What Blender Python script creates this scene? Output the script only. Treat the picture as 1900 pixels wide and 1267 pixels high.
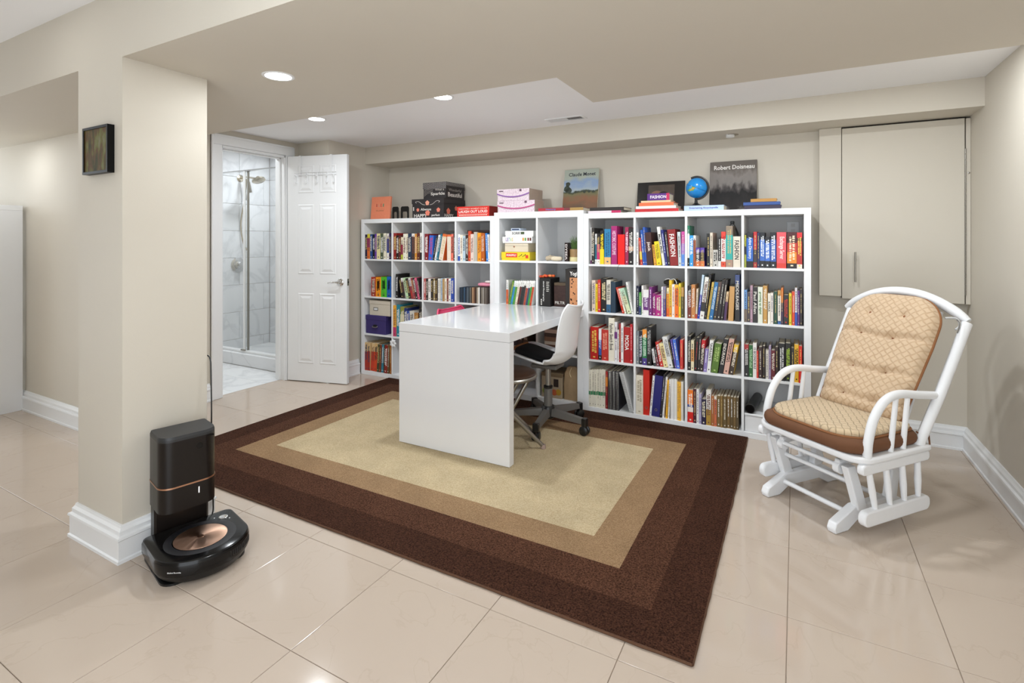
import bpy, math, random
from mathutils import Vector, Matrix
for o in list(bpy.data.objects): bpy.data.objects.remove(o, do_unlink=True)
sc = bpy.context.scene
COL = sc.collection
R = math.radians
random.seed(7)

# ------------------------------------------------------------------ camera
cam = bpy.data.cameras.new('camera'); camo = bpy.data.objects.new('camera', cam); COL.objects.link(camo)
cam.sensor_width = 36.0; cam.lens = 963.14/1900*36; cam.shift_y = -(633.5-445.91)/1900
cam.clip_start = 0.02; cam.clip_end = 60
camo.location = (3.6778, -3.6961, 1.2856); camo.rotation_euler = (R(90), 0, 0.5)
sc.camera = camo

# ------------------------------------------------------------------ world, exposure
w = bpy.data.worlds.new('world'); sc.world = w; w.use_nodes = True
bg = w.node_tree.nodes['Background']; bg.inputs[0].default_value = (0.885, 0.945, 1.0, 1); bg.inputs[1].default_value = 3.45
sc.view_settings.view_transform = 'Standard'; sc.view_settings.look = 'None'
sc.view_settings.exposure = 0.08; sc.view_settings.gamma = 1.0; sc.view_settings.use_curve_mapping = False
LAMP_W = 10.0            # power of one recessed lamp
GA, GB, GC, GD, GE, GF = .32, 1.5, 1.08, .05, .45, .9   # how strongly each row is dimmed up
LAMP_C = (0.90, 0.955, 1.0)

# ------------------------------------------------------------------ materials
def lin(h):
    h = h.lstrip('#'); v = [int(h[i:i+2], 16)/255 for i in (0, 2, 4)]
    return tuple(c/12.92 if c <= .04045 else ((c+.055)/1.055)**2.4 for c in v) + (1,)
_M = {}
def mat(name, hexc, rough=.5, metal=0, spec=.5, var=.05, vscale=30, bump=0, bscale=200, emit=0, coat=0):
    if name in _M: return _M[name]
    m = bpy.data.materials.new(name); m.use_nodes = True; nt = m.node_tree; b = nt.nodes['Principled BSDF']
    b.inputs['Roughness'].default_value = rough; b.inputs['Metallic'].default_value = metal
    b.inputs['Specular IOR Level'].default_value = spec; b.inputs['Coat Weight'].default_value = coat
    c = lin(hexc)
    tc = nt.nodes.new('ShaderNodeTexCoord')
    if var > 0:
        n = nt.nodes.new('ShaderNodeTexNoise'); n.inputs['Scale'].default_value = vscale; n.inputs['Detail'].default_value = 3
        nt.links.new(tc.outputs['Object'], n.inputs['Vector'])
        mx = nt.nodes.new('ShaderNodeMix'); mx.data_type = 'RGBA'
        mx.inputs['A'].default_value = tuple(x*(1-var) for x in c[:3])+(1,); mx.inputs['B'].default_value = tuple(min(1, x*(1+var)) for x in c[:3])+(1,)
        nt.links.new(n.outputs['Fac'], mx.inputs['Factor']); nt.links.new(mx.outputs['Result'], b.inputs['Base Color'])
    else: b.inputs['Base Color'].default_value = c
    if bump > 0:
        n2 = nt.nodes.new('ShaderNodeTexNoise'); n2.inputs['Scale'].default_value = bscale; n2.inputs['Detail'].default_value = 2
        nt.links.new(tc.outputs['Object'], n2.inputs['Vector'])
        bp = nt.nodes.new('ShaderNodeBump'); bp.inputs['Strength'].default_value = bump; bp.inputs['Distance'].default_value = .004
        nt.links.new(n2.outputs['Fac'], bp.inputs['Height']); nt.links.new(bp.outputs['Normal'], b.inputs['Normal'])
    if emit:
        b.inputs['Emission Color'].default_value = c; b.inputs['Emission Strength'].default_value = emit
    _M[name] = m; return m
def N(nt, t, **k):
    n = nt.nodes.new(t)
    for a, v in k.items(): setattr(n, a, v)
    return n
def mathn(nt, op, a, b=None):
    n = N(nt, 'ShaderNodeMath', operation=op)
    for i, x in enumerate((a, b)):
        if x is None: continue
        if isinstance(x, (int, float)): n.inputs[i].default_value = x
        else: nt.links.new(x, n.inputs[i])
    return n.outputs[0]
def vein_mat(name, base, vein, rough, scale, amount, rand=True, width=.035, cloud=None):
    """stone tile: soft clouding plus thin meandering veins; each tile shifts by its own random"""
    m = bpy.data.materials.new(name); m.use_nodes = True; nt = m.node_tree; b = nt.nodes['Principled BSDF']
    b.inputs['Roughness'].default_value = rough
    tc = N(nt, 'ShaderNodeTexCoord'); oi = N(nt, 'ShaderNodeObjectInfo')
    vm = N(nt, 'ShaderNodeVectorMath', operation='ADD'); nt.links.new(tc.outputs['Object'], vm.inputs[0])
    if rand:
        ml = mathn(nt, 'MULTIPLY', oi.outputs['Random'], 37.0); nt.links.new(ml, vm.inputs[1])
    n = N(nt, 'ShaderNodeTexNoise'); n.inputs['Scale'].default_value = scale; n.inputs['Detail'].default_value = 6; n.inputs['Distortion'].default_value = 1.2
    nt.links.new(vm.outputs[0], n.inputs['Vector'])
    d = mathn(nt, 'ABSOLUTE', mathn(nt, 'SUBTRACT', n.outputs['Fac'], .5))
    v = mathn(nt, 'SUBTRACT', 1.0, mathn(nt, 'MINIMUM', mathn(nt, 'DIVIDE', d, width), 1.0))
    n3 = N(nt, 'ShaderNodeTexNoise'); n3.inputs['Scale'].default_value = scale*1.7; n3.inputs['Detail'].default_value = 2
    nt.links.new(vm.outputs[0], n3.inputs['Vector'])
    v = mathn(nt, 'MULTIPLY', mathn(nt, 'MULTIPLY', v, amount), mathn(nt, 'MULTIPLY', n3.outputs['Fac'], 1.6))
    n2 = N(nt, 'ShaderNodeTexNoise'); n2.inputs['Scale'].default_value = scale*.6; n2.inputs['Detail'].default_value = 5
    nt.links.new(vm.outputs[0], n2.inputs['Vector'])
    mx0 = N(nt, 'ShaderNodeMix', data_type='RGBA'); mx0.inputs['A'].default_value = lin(base); mx0.inputs['B'].default_value = lin(cloud or base)
    nt.links.new(n2.outputs['Fac'], mx0.inputs['Factor'])
    mx = N(nt, 'ShaderNodeMix', data_type='RGBA'); nt.links.new(mx0.outputs['Result'], mx.inputs['A']); mx.inputs['B'].default_value = lin(vein)
    nt.links.new(v, mx.inputs['Factor']); nt.links.new(mx.outputs['Result'], b.inputs['Base Color'])
    _M[name] = m; return m
WALL = mat('beige wall paint', 'cfc8bb', .62, spec=.3, var=.012, vscale=6, bump=.06, bscale=260)
CEIL = mat('white ceiling paint', 'f3f3f4', .8, spec=.2, var=.006, vscale=5)
TRIM = mat('white trim paint', 'e8e9ea', .35, var=.01, vscale=10)
LAM = mat('white laminate', 'e8e9ea', .32, var=.006, vscale=8)
LAMB = mat('shelf back grey white', 'dcdbda', .6, var=.02, vscale=5)
GLOSS = mat('glossy white desk', 'e2e2e3', .12, var=.004, coat=.3)
BLACK = mat('black plastic', '131313', .35, var=.05)
GLBLK = mat('glossy black plastic', '080809', .16, spec=.35, var=.02)
SMOKE = mat('ribbed dark plastic', '16110f', .3, spec=.35, var=.05)
COPPER = mat('brushed copper', 'c79a80', .28, metal=1, var=.04, vscale=60)
CHROME = mat('chrome', 'd9d9d9', .12, metal=1, var=.02)
STEEL = mat('satin steel', '9a968e', .35, metal=.9, var=.04)
GREYP = mat('grey painted steel', '6f6c68', .4, metal=.3, var=.04)
PLAST = mat('white plastic shell', 'e6e7e8', .3, var=.01)
WPAINT = mat('white painted wood', 'e9eaec', .38, var=.025, vscale=14, bump=.05, bscale=90)
PAGES = mat('paper pages', 'd9d0bc', .8, var=.08, vscale=160)
GAPM = mat('dark gap', '2c2620', .9, var=.02)
GROUT = mat('floor grout', 'ab9a89', .8, var=.05)
TILE = vein_mat('beige polished tile', 'c6b7a8', 'ae9c8a', .10, 2.2, .28, cloud='bdad9e', width=.010)
MARB = vein_mat('white marble tile', 'e9eaec', 'a4a7ac', .15, 1.9, .30, cloud='dcdee1', width=.05)
MARBF = vein_mat('white marble floor', 'eceded', 'b5b8bd', .2, 1.8, .4, cloud='e2e4e6', width=.05)
def cov(h, rough=.42): return mat('cover '+h, h, rough, var=.07, vscale=45)
def ink(h): return mat('ink '+h, h, .55, var=0)

# ------------------------------------------------------------------ mesh helpers
WM = {}
JOINED = ('spine_print', 'spiral_wire', 'scroll', 'cover_print', 'flower', 'title', 'lettering')      # specks too small to pick apart
class MB:
    def __init__(s): s.v = []; s.f = []
    def add(s, vs, fs):
        o = len(s.v); s.v += [Vector(p) for p in vs]; s.f += [tuple(i+o for i in f) for f in fs]; return s
    def box(s, x0, x1, y0, y1, z0, z1, M=None):
        vs = [Vector((x, y, z)) for z in (z0, z1) for y in (y0, y1) for x in (x0, x1)]
        if M: vs = [M @ v for v in vs]
        return s.add(vs, [(0, 2, 3, 1), (4, 5, 7, 6), (0, 1, 5, 4), (2, 6, 7, 3), (0, 4, 6, 2), (1, 3, 7, 5)])
    def cbox(s, x0, x1, y0, y1, z0, z1, c=.004, M=None):
        """box with chamfered edges"""
        c = min(c, (x1-x0)/2.01, (y1-y0)/2.01, (z1-z0)/2.01)
        vs = []; idx = {}
        X = (x0, x1); Y = (y0, y1); Z = (z0, z1); sg = (1, -1)
        for i in (0, 1):
            for j in (0, 1):
                for k in (0, 1):
                    p = (X[i], Y[j], Z[k])
                    for a in range(3):
                        q = list(p)
                        for b in range(3):
                            if b != a: q[b] += c*sg[(i, j, k)[b]]
                        idx[i, j, k, a] = len(vs); vs.append(q)
        if M: vs = [M @ Vector(v) for v in vs]
        F = []
        g = lambda i, j, k, a: idx[i, j, k, a]
        F += [(g(0,0,0,0), g(0,0,1,0), g(0,1,1,0), g(0,1,0,0)), (g(1,0,0,0), g(1,1,0,0), g(1,1,1,0), g(1,0,1,0))]
        F += [(g(0,0,0,1), g(1,0,0,1), g(1,0,1,1), g(0,0,1,1)), (g(0,1,0,1), g(0,1,1,1), g(1,1,1,1), g(1,1,0,1))]
        F += [(g(0,0,0,2), g(0,1,0,2), g(1,1,0,2), g(1,0,0,2)), (g(0,0,1,2), g(1,0,1,2), g(1,1,1,2), g(0,1,1,2))]
        for i in (0, 1):
            for j in (0, 1):
                F.append((g(i,j,0,0), g(i,j,1,0), g(i,j,1,1), g(i,j,0,1)))
                F.append((g(i,0,j,0), g(i,1,j,0), g(i,1,j,2), g(i,0,j,2)))
                F.append((g(0,i,j,1), g(1,i,j,1), g(1,i,j,2), g(0,i,j,2)))
                for k in (0, 1): F.append((g(i,j,k,0), g(i,j,k,1), g(i,j,k,2)))
        s.fix = True
        return s.add(vs, F)
    def prism(s, poly, z0, z1, M=None, taper=None):
        n = len(poly); vs = [Vector((p[0], p[1], z0)) for p in poly] + [Vector((p[0], p[1], z1)) for p in (taper or poly)]
        if M: vs = [M @ v for v in vs]
        return s.add(vs, [tuple(range(n))[::-1], tuple(range(n, 2*n))] + [(i, (i+1) % n, n+(i+1) % n, n+i) for i in range(n)])
    def tube(s, pts, r, seg=10, cap=True, flat=1.0):
        pts = [Vector(p) for p in pts]; n = len(pts); rr = r if isinstance(r, (list, tuple)) else [r]*n
        o = len(s.v); prev = None
        for i, p in enumerate(pts):
            t = (pts[min(i+1, n-1)]-pts[max(i-1, 0)]).normalized()
            if prev is None:
                a = Vector((0, 0, 1)) if abs(t.z) < .9 else Vector((1, 0, 0))
                u = t.cross(a).normalized()
            else:
                u = (prev-t*prev.dot(t)).normalized()
            prev = u; v = t.cross(u)
            for k in range(seg):
                an = 2*math.pi*k/seg
                s.v.append(p+u*math.cos(an)*rr[i]+v*math.sin(an)*rr[i]*flat)
        for i in range(n-1):
            for k in range(seg):
                s.f.append((o+i*seg+k, o+i*seg+(k+1) % seg, o+(i+1)*seg+(k+1) % seg, o+(i+1)*seg+k))
        if cap:
            s.f.append(tuple(o+k for k in range(seg))[::-1]); s.f.append(tuple(o+(n-1)*seg+k for k in range(seg)))
        return s
    def lathe(s, prof, c=(0, 0, 0), seg=24, M=None):
        o = len(s.v); n = len(prof)
        for r, z in prof:
            for k in range(seg):
                a = 2*math.pi*k/seg; v = Vector((r*math.cos(a), r*math.sin(a), z))
                if M: v = M @ v
                s.v.append(v+Vector(c))
        for i in range(n-1):
            for k in range(seg):
                s.f.append((o+i*seg+k, o+i*seg+(k+1) % seg, o+(i+1)*seg+(k+1) % seg, o+(i+1)*seg+k))
        closed = (Vector(prof[0])-Vector(prof[-1])).length < 1e-7
        if prof[0][0] > 1e-6 and not closed: s.f.append(tuple(o+k for k in range(seg))[::-1])
        if prof[-1][0] > 1e-6 and not closed: s.f.append(tuple(o+(n-1)*seg+k for k in range(seg)))
        return s
    def grid(s, fn, nu, nv):
        o = len(s.v)
        for j in range(nv+1):
            for i in range(nu+1): s.v.append(Vector(fn(i/nu, j/nv)))
        for j in range(nv):
            for i in range(nu):
                a = o+j*(nu+1)+i; s.f.append((a, a+1, a+nu+2, a+nu+1))
        return s
    def mesh(s, name, M, smooth=False, inv=None):
        me = bpy.data.meshes.new(name)
        vs = [inv @ v for v in s.v] if inv is not None else s.v
        me.from_pydata([tuple(v) for v in vs], [], s.f)
        if getattr(s, 'fix', False):
            import bmesh
            bm = bmesh.new(); bm.from_mesh(me); bmesh.ops.recalc_face_normals(bm, faces=bm.faces); bm.to_mesh(me); bm.free()
        if M: me.materials.append(M)
        if smooth:
            me.shade_smooth()
            if smooth != 'all': me.set_sharp_from_angle(angle=R(38))
        me.update(); return me
    def build(s, name, M, parent=None, smooth=False, fix=False, **tags):
        """vertices are given in world space; with a parent they become local to it"""
        if fix: s.fix = True
        if parent is not None:
            P = WM[parent.name]; me = s.mesh(name, M, smooth, P.inverted()); o = bpy.data.objects.new(name, me); COL.objects.link(o)
            o.parent = parent; WM[o.name] = P
        else:
            xs = [v.x for v in s.v]; ys = [v.y for v in s.v]; zs = [v.z for v in s.v]
            T = Matrix.Translation(((min(xs)+max(xs))/2, (min(ys)+max(ys))/2, min(zs)))
            me = s.mesh(name, M, smooth, T.inverted()); o = bpy.data.objects.new(name, me); COL.objects.link(o)
            o.location = T.to_translation(); WM[o.name] = T
        for k, v in tags.items(): o[k] = v
        if name in JOINED: o['kind'] = 'stuff'
        return o
    def local(s, name, M, parent, smooth=False, fix=False):
        """vertices are already local to the parent"""
        if fix: s.fix = True
        o = bpy.data.objects.new(name, s.mesh(name, M, smooth)); COL.objects.link(o); o.parent = parent; WM[o.name] = WM[parent.name]
        if name in JOINED: o['kind'] = 'stuff'
        return o
def thing(name, label, cat, loc=(0, 0, 0), rz=0, group=None):
    o = bpy.data.objects.new(name, None); COL.objects.link(o); o.empty_display_size = .05
    o.location = loc; o.rotation_euler = (0, 0, rz); WM[o.name] = Matrix.Translation(loc) @ Matrix.Rotation(rz, 4, 'Z')
    o['label'] = label; o['category'] = cat
    if group: o['group'] = group
    return o
def tag(o, label, cat, group=None):
    o['label'] = label; o['category'] = cat
    if group: o['group'] = group
    return o
def struct(o): o['kind'] = 'structure'; return o
def box(x0, x1, y0, y1, z0, z1): return MB().box(x0, x1, y0, y1, z0, z1)
def cbox(x0, x1, y0, y1, z0, z1, c=.003): return MB().cbox(x0, x1, y0, y1, z0, z1, c)
def curve(pts, n=8):
    pts = [Vector(p) for p in pts]; out = []
    for i in range(len(pts)-1):
        p0 = pts[max(i-1, 0)]; p1 = pts[i]; p2 = pts[i+1]; p3 = pts[min(i+2, len(pts)-1)]
        for k in range(n):
            t = k/n
            out.append(.5*((2*p1)+(p2-p0)*t+(2*p0-5*p1+4*p2-p3)*t*t+(3*p1-p0-3*p2+p3)*t*t*t))
    out.append(pts[-1]); return out
_TX = {}
def text_mb(s):
    """outline of a line of lettering as (verts, faces, width, height), centred on the origin"""
    if s in _TX: return _TX[s]
    c = bpy.data.curves.new('lettering', 'FONT'); c.body = s; c.size = 1; c.resolution_u = 2; c.fill_mode = 'FRONT'; c.offset = .018
    o = bpy.data.objects.new('lettering', c); COL.objects.link(o)
    dg = bpy.context.evaluated_depsgraph_get(); me = bpy.data.meshes.new_from_object(o.evaluated_get(dg))
    vs = [v.co.copy() for v in me.vertices]; fs = [tuple(p.vertices) for p in me.polygons]
    bpy.data.objects.remove(o); bpy.data.curves.remove(c); bpy.data.meshes.remove(me)
    x0 = min(v.x for v in vs); x1 = max(v.x for v in vs); y0 = min(v.y for v in vs); y1 = max(v.y for v in vs)
    vs = [Vector((v.x-(x0+x1)/2, v.y-(y0+y1)/2, 0)) for v in vs]
    _TX[s] = (vs, fs, x1-x0, y1-y0); return _TX[s]
def text(s, centre, ax, ay, wmax, hmax, stretch=True):
    """lettering on the plane through centre; ax = reading direction, ay = up of the letters"""
    vs, fs, tw, th = text_mb(s); ax = Vector(ax).normalized(); ay = Vector(ay).normalized(); c = Vector(centre)
    sx = wmax/tw; sy = hmax/th
    if not stretch: sx = sy = min(sx, sy)
    m = MB(); m.add([c+ax*v.x*sx+ay*v.y*sy for v in vs], fs); return m

# ================================================================== the setting
XL, XR, YB, YS, ZS, ZC, ZB, ZH = -.033, 4.60, .43, .09, 2.0326, 2.195, 2.025, 2.30
XD = -.44                    # wall with the bathroom door
YE = -4.35
# ---- floor: slab and its tiles
floor = struct(MB().box(-3, XR+.1, YE, YB+.1, -.04, -.004).build('floor', GROUT))
TS = .455; TX0 = 3.653; TY0 = -1.69; g = .0010
tmesh = None
def tile_obj(x0, x1, y0, y1):
    global tmesh
    w_, h_ = x1-x0, y1-y0
    full = abs(w_-TS) < 1e-4 and abs(h_-TS) < 1e-4
    if full and tmesh: me = tmesh
    else:
        m = MB().cbox(-w_/2+g, w_/2-g, -h_/2+g, h_/2-g, -.0045, 0, .0012); me = m.mesh('tile', TILE)
        if full: tmesh = me
    o = bpy.data.objects.new('tile', me); COL.objects.link(o); o.parent = floor
    P = WM[floor.name].to_translation(); o.location = ((x0+x1)/2-P.x, (y0+y1)/2-P.y, -P.z); WM[o.name] = WM[floor.name]
for i in range(-15, 4):
    for j in range(-7, 6):
        x0, x1, y0, y1 = TX0+i*TS, TX0+(i+1)*TS, TY0+j*TS, TY0+(j+1)*TS
        x0 = max(x0, -3); x1 = min(x1, XR); y1 = min(y1, YB); y0 = max(y0, YE)
        if x1-x0 < .02 or y1-y0 < .02: continue
        if y0 >= -2.05 and x1 <= XD-.1: continue
        if y0 >= -2.05 and x0 < XD-.06: x0 = XD-.06
        if y0 < -2.0 < y1 and x1 < XD: y1 = -2.0
        if y1-y0 < .02 or x1-x0 < .02: continue
        tile_obj(x0, x1, y0, y1)
# ---- walls
struct(box(XL-.5, XR+.1, YB, YB+.1, 0, 2.4).build('wall_back', WALL))
struct(box(XR, XR+.1, YE, YB, 0, 2.5).build('wall_right', WALL))
struct(box(-3, 2.25, YE-.1, YE, 0, ZH).build('wall_light_blocker', WALL))  # unseen wall added to keep world light off the column and passage
struct(box(XD, XL, -.37, YB, 0, 2.4).build('wall_left', WALL))
m = MB(); m.box(XD-.12, XD, -2.0, -1.12, 0, 2.4); m.box(XD-.12, XD, -.50, YB, 0, 2.4); m.box(XD-.12, XD, -1.12, -.50, 2.075, 2.4)
struct(m.build('wall_bathroom_door', WALL))
struct(box(-3, XD-.12, -2.0, -1.9, 0, 2.4).build('wall_passage', WALL))
CX0, CX1, CY0, CY1 = .930, 1.300, -2.615, -2.272
struct(box(CX0, CX1, CY0, CY1, 0, ZB).build('wall_column', WALL))
# ---- ceilings, dropped bulkhead, soffit over the shelves
struct(box(XD-.02, XR+.1, -1.6, YB, ZC, ZC+.1).build('ceiling', CEIL))
struct(box(-3, XR+.1, YE, -2.60, ZH, ZH+.1).build('ceiling_front', CEIL))
m = MB(); m.box(-3, XR, CY0, -1.53, ZB, ZH+.05); m.box(2.725, XR, -1.53, -1.045, ZB, ZH+.05)
struct(m.build('trim_1', WALL))
struct(box(XL, XR, YS, YB, ZS, ZC).build('trim_2', WALL))
# ---- baseboards (moulded profile, mitred)
PROF = [(0, 0), (.018, 0), (.018, .012), (.0145, .016), (.0145, .088), (.018, .093), (.017, .102), (.0105, .106), (.0105, .122), (.006, .132), (.004, .142), (0, .142)]
def baseboard(name, a, b, nrm, m0=0, m1=0, parent=None):
    a = Vector((a[0], a[1], 0)); b = Vector((b[0], b[1], 0)); d = (b-a).normalized(); n = Vector((nrm[0], nrm[1], 0)); k = len(PROF); PROF_ = [(p[0]*1.6, p[1]) for p in PROF]
    m = MB()
    vs = [a-d*m0*p[0]+n*p[0]+Vector((0, 0, p[1])) for p in PROF_]+[b+d*m1*p[0]+n*p[0]+Vector((0, 0, p[1])) for p in PROF_]
    m.add(vs, [tuple(range(k)), tuple(range(k, 2*k))[::-1]]+[(i, (i+1) % k, k+(i+1) % k, k+i) for i in range(k)])
    return struct(m.build(name, TRIM, fix=True))
baseboard('baseboard_back', (3.79, YB), (XR, YB), (0, -1), 0, -1)
baseboard('baseboard_right', (XR, YE), (XR, YB), (-1, 0), 0, -1)
baseboard('baseboard_left', (XL, -.37), (XL, -.004), (1, 0), 1, 0)
baseboard('baseboard_return', (XD, -.37), (XL, -.37), (0, -1), -1, 1)
baseboard('baseboard_passage', (-3, -2.0), (XD, -2.0), (0, -1), 0, 0)
baseboard('baseboard_door', (XD, -2.0), (XD, -1.212), (1, 0), 0, 0)
baseboard('baseboard_column_front', (CX0, CY0), (CX1, CY0), (0, -1), 1, 1)
baseboard('baseboard_column_right', (CX1, CY0), (CX1, CY1), (1, 0), 1, 1)
baseboard('baseboard_column_left', (CX0, CY0), (CX0, CY1), (-1, 0), 1, 1)
# ---- door casing
cas = thing('trim_3', '', '', (XD, -.8, 0)); del cas['label']; del cas['category']; struct(cas)
for nm, y0, y1, z0, z1 in (('casing_side', -1.205, -1.112, 0, 2.066), ('casing_side', -.508, -.415, 0, 2.066), ('casing_head', -1.205, -.415, 2.066, 2.150)):
    m = MB(); m.cbox(XD, XD+.016, y0, y1, z0, z1, .004); m.build(nm, TRIM, cas)
m = MB(); m.cbox(XD, XD+.022, -1.205, -1.187, 0, 2.150, .003); m.build('casing_bead', TRIM, cas)
m = MB(); m.cbox(XD, XD+.022, -1.187, -.433, 2.132, 2.150, .003); m.build('casing_bead', TRIM, cas)
for nm, y0, y1, z0, z1 in (('jamb', -1.12, -1.10, 0, 2.06), ('jamb', -.52, -.50, 0, 2.06), ('jamb_head', -1.12, -.50, 2.045, 2.066)):
    MB().cbox(XD-.122, XD+.002, y0, y1, z0, z1, .002).build(nm, TRIM, cas)
for nm, y0, y1, z0, z1 in (('door_stop', -1.10, -1.089, 0, 2.045), ('door_stop', -.531, -.52, 0, 2.045), ('door_stop', -1.10, -.52, 2.034, 2.045)):
    MB().cbox(XD-.085, XD-.045, y0, y1, z0, z1, .002).build(nm, TRIM, cas)
MB().cbox(XD-.04, XD-.015, -1.1005, -1.0985, .855, .905, .0005).build('strike_plate', BLACK, cas)
# ---- the open door (hinged on the right jamb)
hx, hy, ang = -.412, -.505, math.atan2(.150, .585); DL, DT, DH = .612, .035, 2.045
door = bpy.data.objects.new('door_1', None); COL.objects.link(door); door.location = (hx, hy, .008); door.rotation_euler = (0, 0, ang)
WM[door.name] = Matrix.Translation((hx, hy, .008)) @ Matrix.Rotation(ang, 4, 'Z'); struct(door)
MB().cbox(0, DL, 0, DT, 0, DH, .002).local('slab', TRIM, door)
for (fx0, fx1) in ((.115, .275), (.340, .500)):
    for (z0, z1) in ((.165, .795), (.975, 1.60), (1.71, 1.955)):
        for sd in (-1, 1):
            y = 0 if sd < 0 else DT
            p = MB(); F = Matrix.Translation((0, y, 0)) @ Matrix.Rotation(R(90 if sd < 0 else -90), 4, 'X')
            def rect(a): return [(fx0+a, z0+a), (fx1-a, z0+a), (fx1-a, z1-a), (fx0+a, z1-a)]
            def ring(r0, h0, r1, h1):
                o = len(p.v); s_ = -1 if sd < 0 else 1
                p.v += [Vector((x, y+s_*h0, z)) for x, z in rect(r0)]+[Vector((x, y+s_*h1, z)) for x, z in rect(r1)]
                p.f += [(o+i, o+(i+1) % 4, o+4+(i+1) % 4, o+4+i) for i in range(4)]
            ring(-.004, .0, .006, .004); ring(.006, .004, .016, .0015); ring(.016, .0015, .022, .0015); ring(.022, .0015, .042, .0065)
            o = len(p.v); s_ = -1 if sd < 0 else 1
            p.v += [Vector((x, y+s_*.0065, z)) for x, z in rect(.042)]; p.f.append((o, o+1, o+2, o+3))
            p.local('door_panel', TRIM, door, fix=True)
for sd in (-1, 1):
    yb = 0 if sd < 0 else DT
    Q = Matrix.Translation((DL-.062, yb, .905)) @ Matrix.Rotation(R(90 if sd < 0 else -90), 4, 'X')
    m = MB(); m.lathe([(0, 0), (.033, 0), (.033, .006), (.026, .012), (.012, .014), (.012, .045), (0, .045)], M=Q)
    h = m.local('door_handle', CHROME, door, smooth=True)
    s_ = sd
    m = MB(); m.tube(curve([(DL-.062, yb+s_*.042, .905), (DL-.09, yb+s_*.046, .907), (DL-.135, yb+s_*.046, .904), (DL-.168, yb+s_*.040, .898)]), [.009]*8+[.008]*8+[.006]*9, 10)
    m.local('lever', CHROME, h, smooth=True)
MB().cbox(DL-.0015, DL+.0015, .005, .030, .875, .935, .0005).local('latch_plate', STEEL, door)
MB().cbox(DL, DL+.009, .012, .023, .898, .912, .002).local('latch_bolt', BLACK, door)
for z in (.2, 1.02, 1.85): MB().tube([(.0, DT+.004, z-.045), (.0, DT+.004, z+.045)], .006, 8).local('hinge', STEEL, door, smooth=True)
# ---- bathroom beyond the door
BX = -1.95; BY = .44
struct(box(BX-.08, XD-.06, -1.5, BY+.08, -.04, -.0006).build('floor_bathroom', GROUT))
bf = bpy.data.objects['floor_bathroom']
def pieces(parent, M, quads, name='tile', c=.002):
    for q in quads: MB().cbox(*q, c).build(name, M, parent)
qs = []
for i in range(4):
    for j in range(5):
        x1 = XD-.062-i*.40; y1 = -.36-j*.3
        qs.append((max(x1-.398, BX), x1, max(y1-.298, -1.5), y1, -.0006, .001))
pieces(bf, MARBF, [q for q in qs if q[1]-q[0] > .03], c=.0006)
wl = struct(box(BX-.1, BX-.008, -1.5, BY+.1, 0, 2.4).build('wall_shower_side', GROUT))
wb = struct(box(BX-.008, XD-.12, BY+.008, BY+.1, 0, 2.4).build('wall_shower_back', GROUT))
rows = [(.0, .155)]+[(.155+.31*k, .465+.31*k) for k in range(6)]+[(2.015, 2.30)]
qs = []; qb = []
for k, (z0, z1) in enumerate(rows):
    e = -1.5+(.31 if k % 2 else 0)-.62
    while e < BY:
        a, b = max(e, -1.5), min(e+.62, BY)
        if b-a > .02: qs.append((BX-.008, BX, a+.0012, b-.0012, z0+.0012, z1-.0012))
        e += .62
    e = BX+(.31 if k % 2 else 0)-.62
    while e < XD-.12:
        a, b = max(e, BX), min(e+.62, XD-.12)
        if b-a > .02: qb.append((a+.0012, b-.0012, BY, BY+.008, z0+.0012, z1-.0012))
        e += .62
pieces(wl, MARB, qs); pieces(wb, MARB, qb)
struct(box(BX-.1, XD, -1.5, BY+.1, 2.30, 2.36).build('ceiling_bathroom', CEIL))
curb = struct(MB().cbox(BX, XD-.121, -.36, -.235, 0, .128, .006).build('trim_4', MARB))
struct(MB().cbox(BX, XD-.121, -.235, BY, .0, .045, .004).build('floor_shower', MARBF))
def glassmat():
    m = bpy.data.materials.new('shower glass'); m.use_nodes = True; nt = m.node_tree; nt.nodes.remove(nt.nodes['Principled BSDF'])
    out = nt.nodes['Material Output']; tr = N(nt, 'ShaderNodeBsdfTransparent'); tr.inputs[0].default_value = (.975, .98, .978, 1)
    gs_ = N(nt, 'ShaderNodeBsdfGlossy'); gs_.inputs['Roughness'].default_value = .03; fr = N(nt, 'ShaderNodeValue'); fr.outputs[0].default_value = .045
    mx = N(nt, 'ShaderNodeMixShader'); nt.links.new(fr.outputs[0], mx.inputs[0]); nt.links.new(tr.outputs[0], mx.inputs[1]); nt.links.new(gs_.outputs[0], mx.inputs[2]); nt.links.new(mx.outputs[0], out.inputs['Surface']); return m
GLASS = glassmat()
sh = thing('shower_screen', 'two sliding glass shower panels in chrome frame beyond the open door', 'shower screen', ((BX+XD)/2, -.3, .128))
MB().box(BX+.01, -1.29, -.286, -.280, .15, 2.0).build('glass_panel', GLASS, sh)
MB().box(-1.33, XD-.13, -.316, -.310, .15, 2.0).build('glass_panel', GLASS, sh)
MB().cbox(BX+.001, XD-.122, -.325, -.272, .128, .150, .003).build('bottom_rail', TRIM, sh)
MB().cbox(BX+.001, XD-.122, -.322, -.275, 2.0, 2.012, .002).build('top_rail', CHROME, sh)
MB().cbox(-1.335, -1.312, -.320, -.304, .15, 2.0, .002).build('stile', TRIM, sh)
MB().cbox(-1.306, -1.292, -.296, -.276, .15, 2.0, .002).build('stile', STEEL, sh)
MB().cbox(BX+.001, BX+.02, -.322, -.275, .15, 2.0, .002).build('stile', CHROME, sh)
MB().cbox(-1.36, -1.29, -.332, -.318, .150, .162, .002).build('guide', STEEL, sh)
BRASS = mat('brushed nickel', 'c9c0ae', .22, metal=1, var=.03)
st = thing('shower_fixture', 'brushed nickel shower head with hanging hose on the marble wall', 'shower head', (BX, .06, 1.9))
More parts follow.
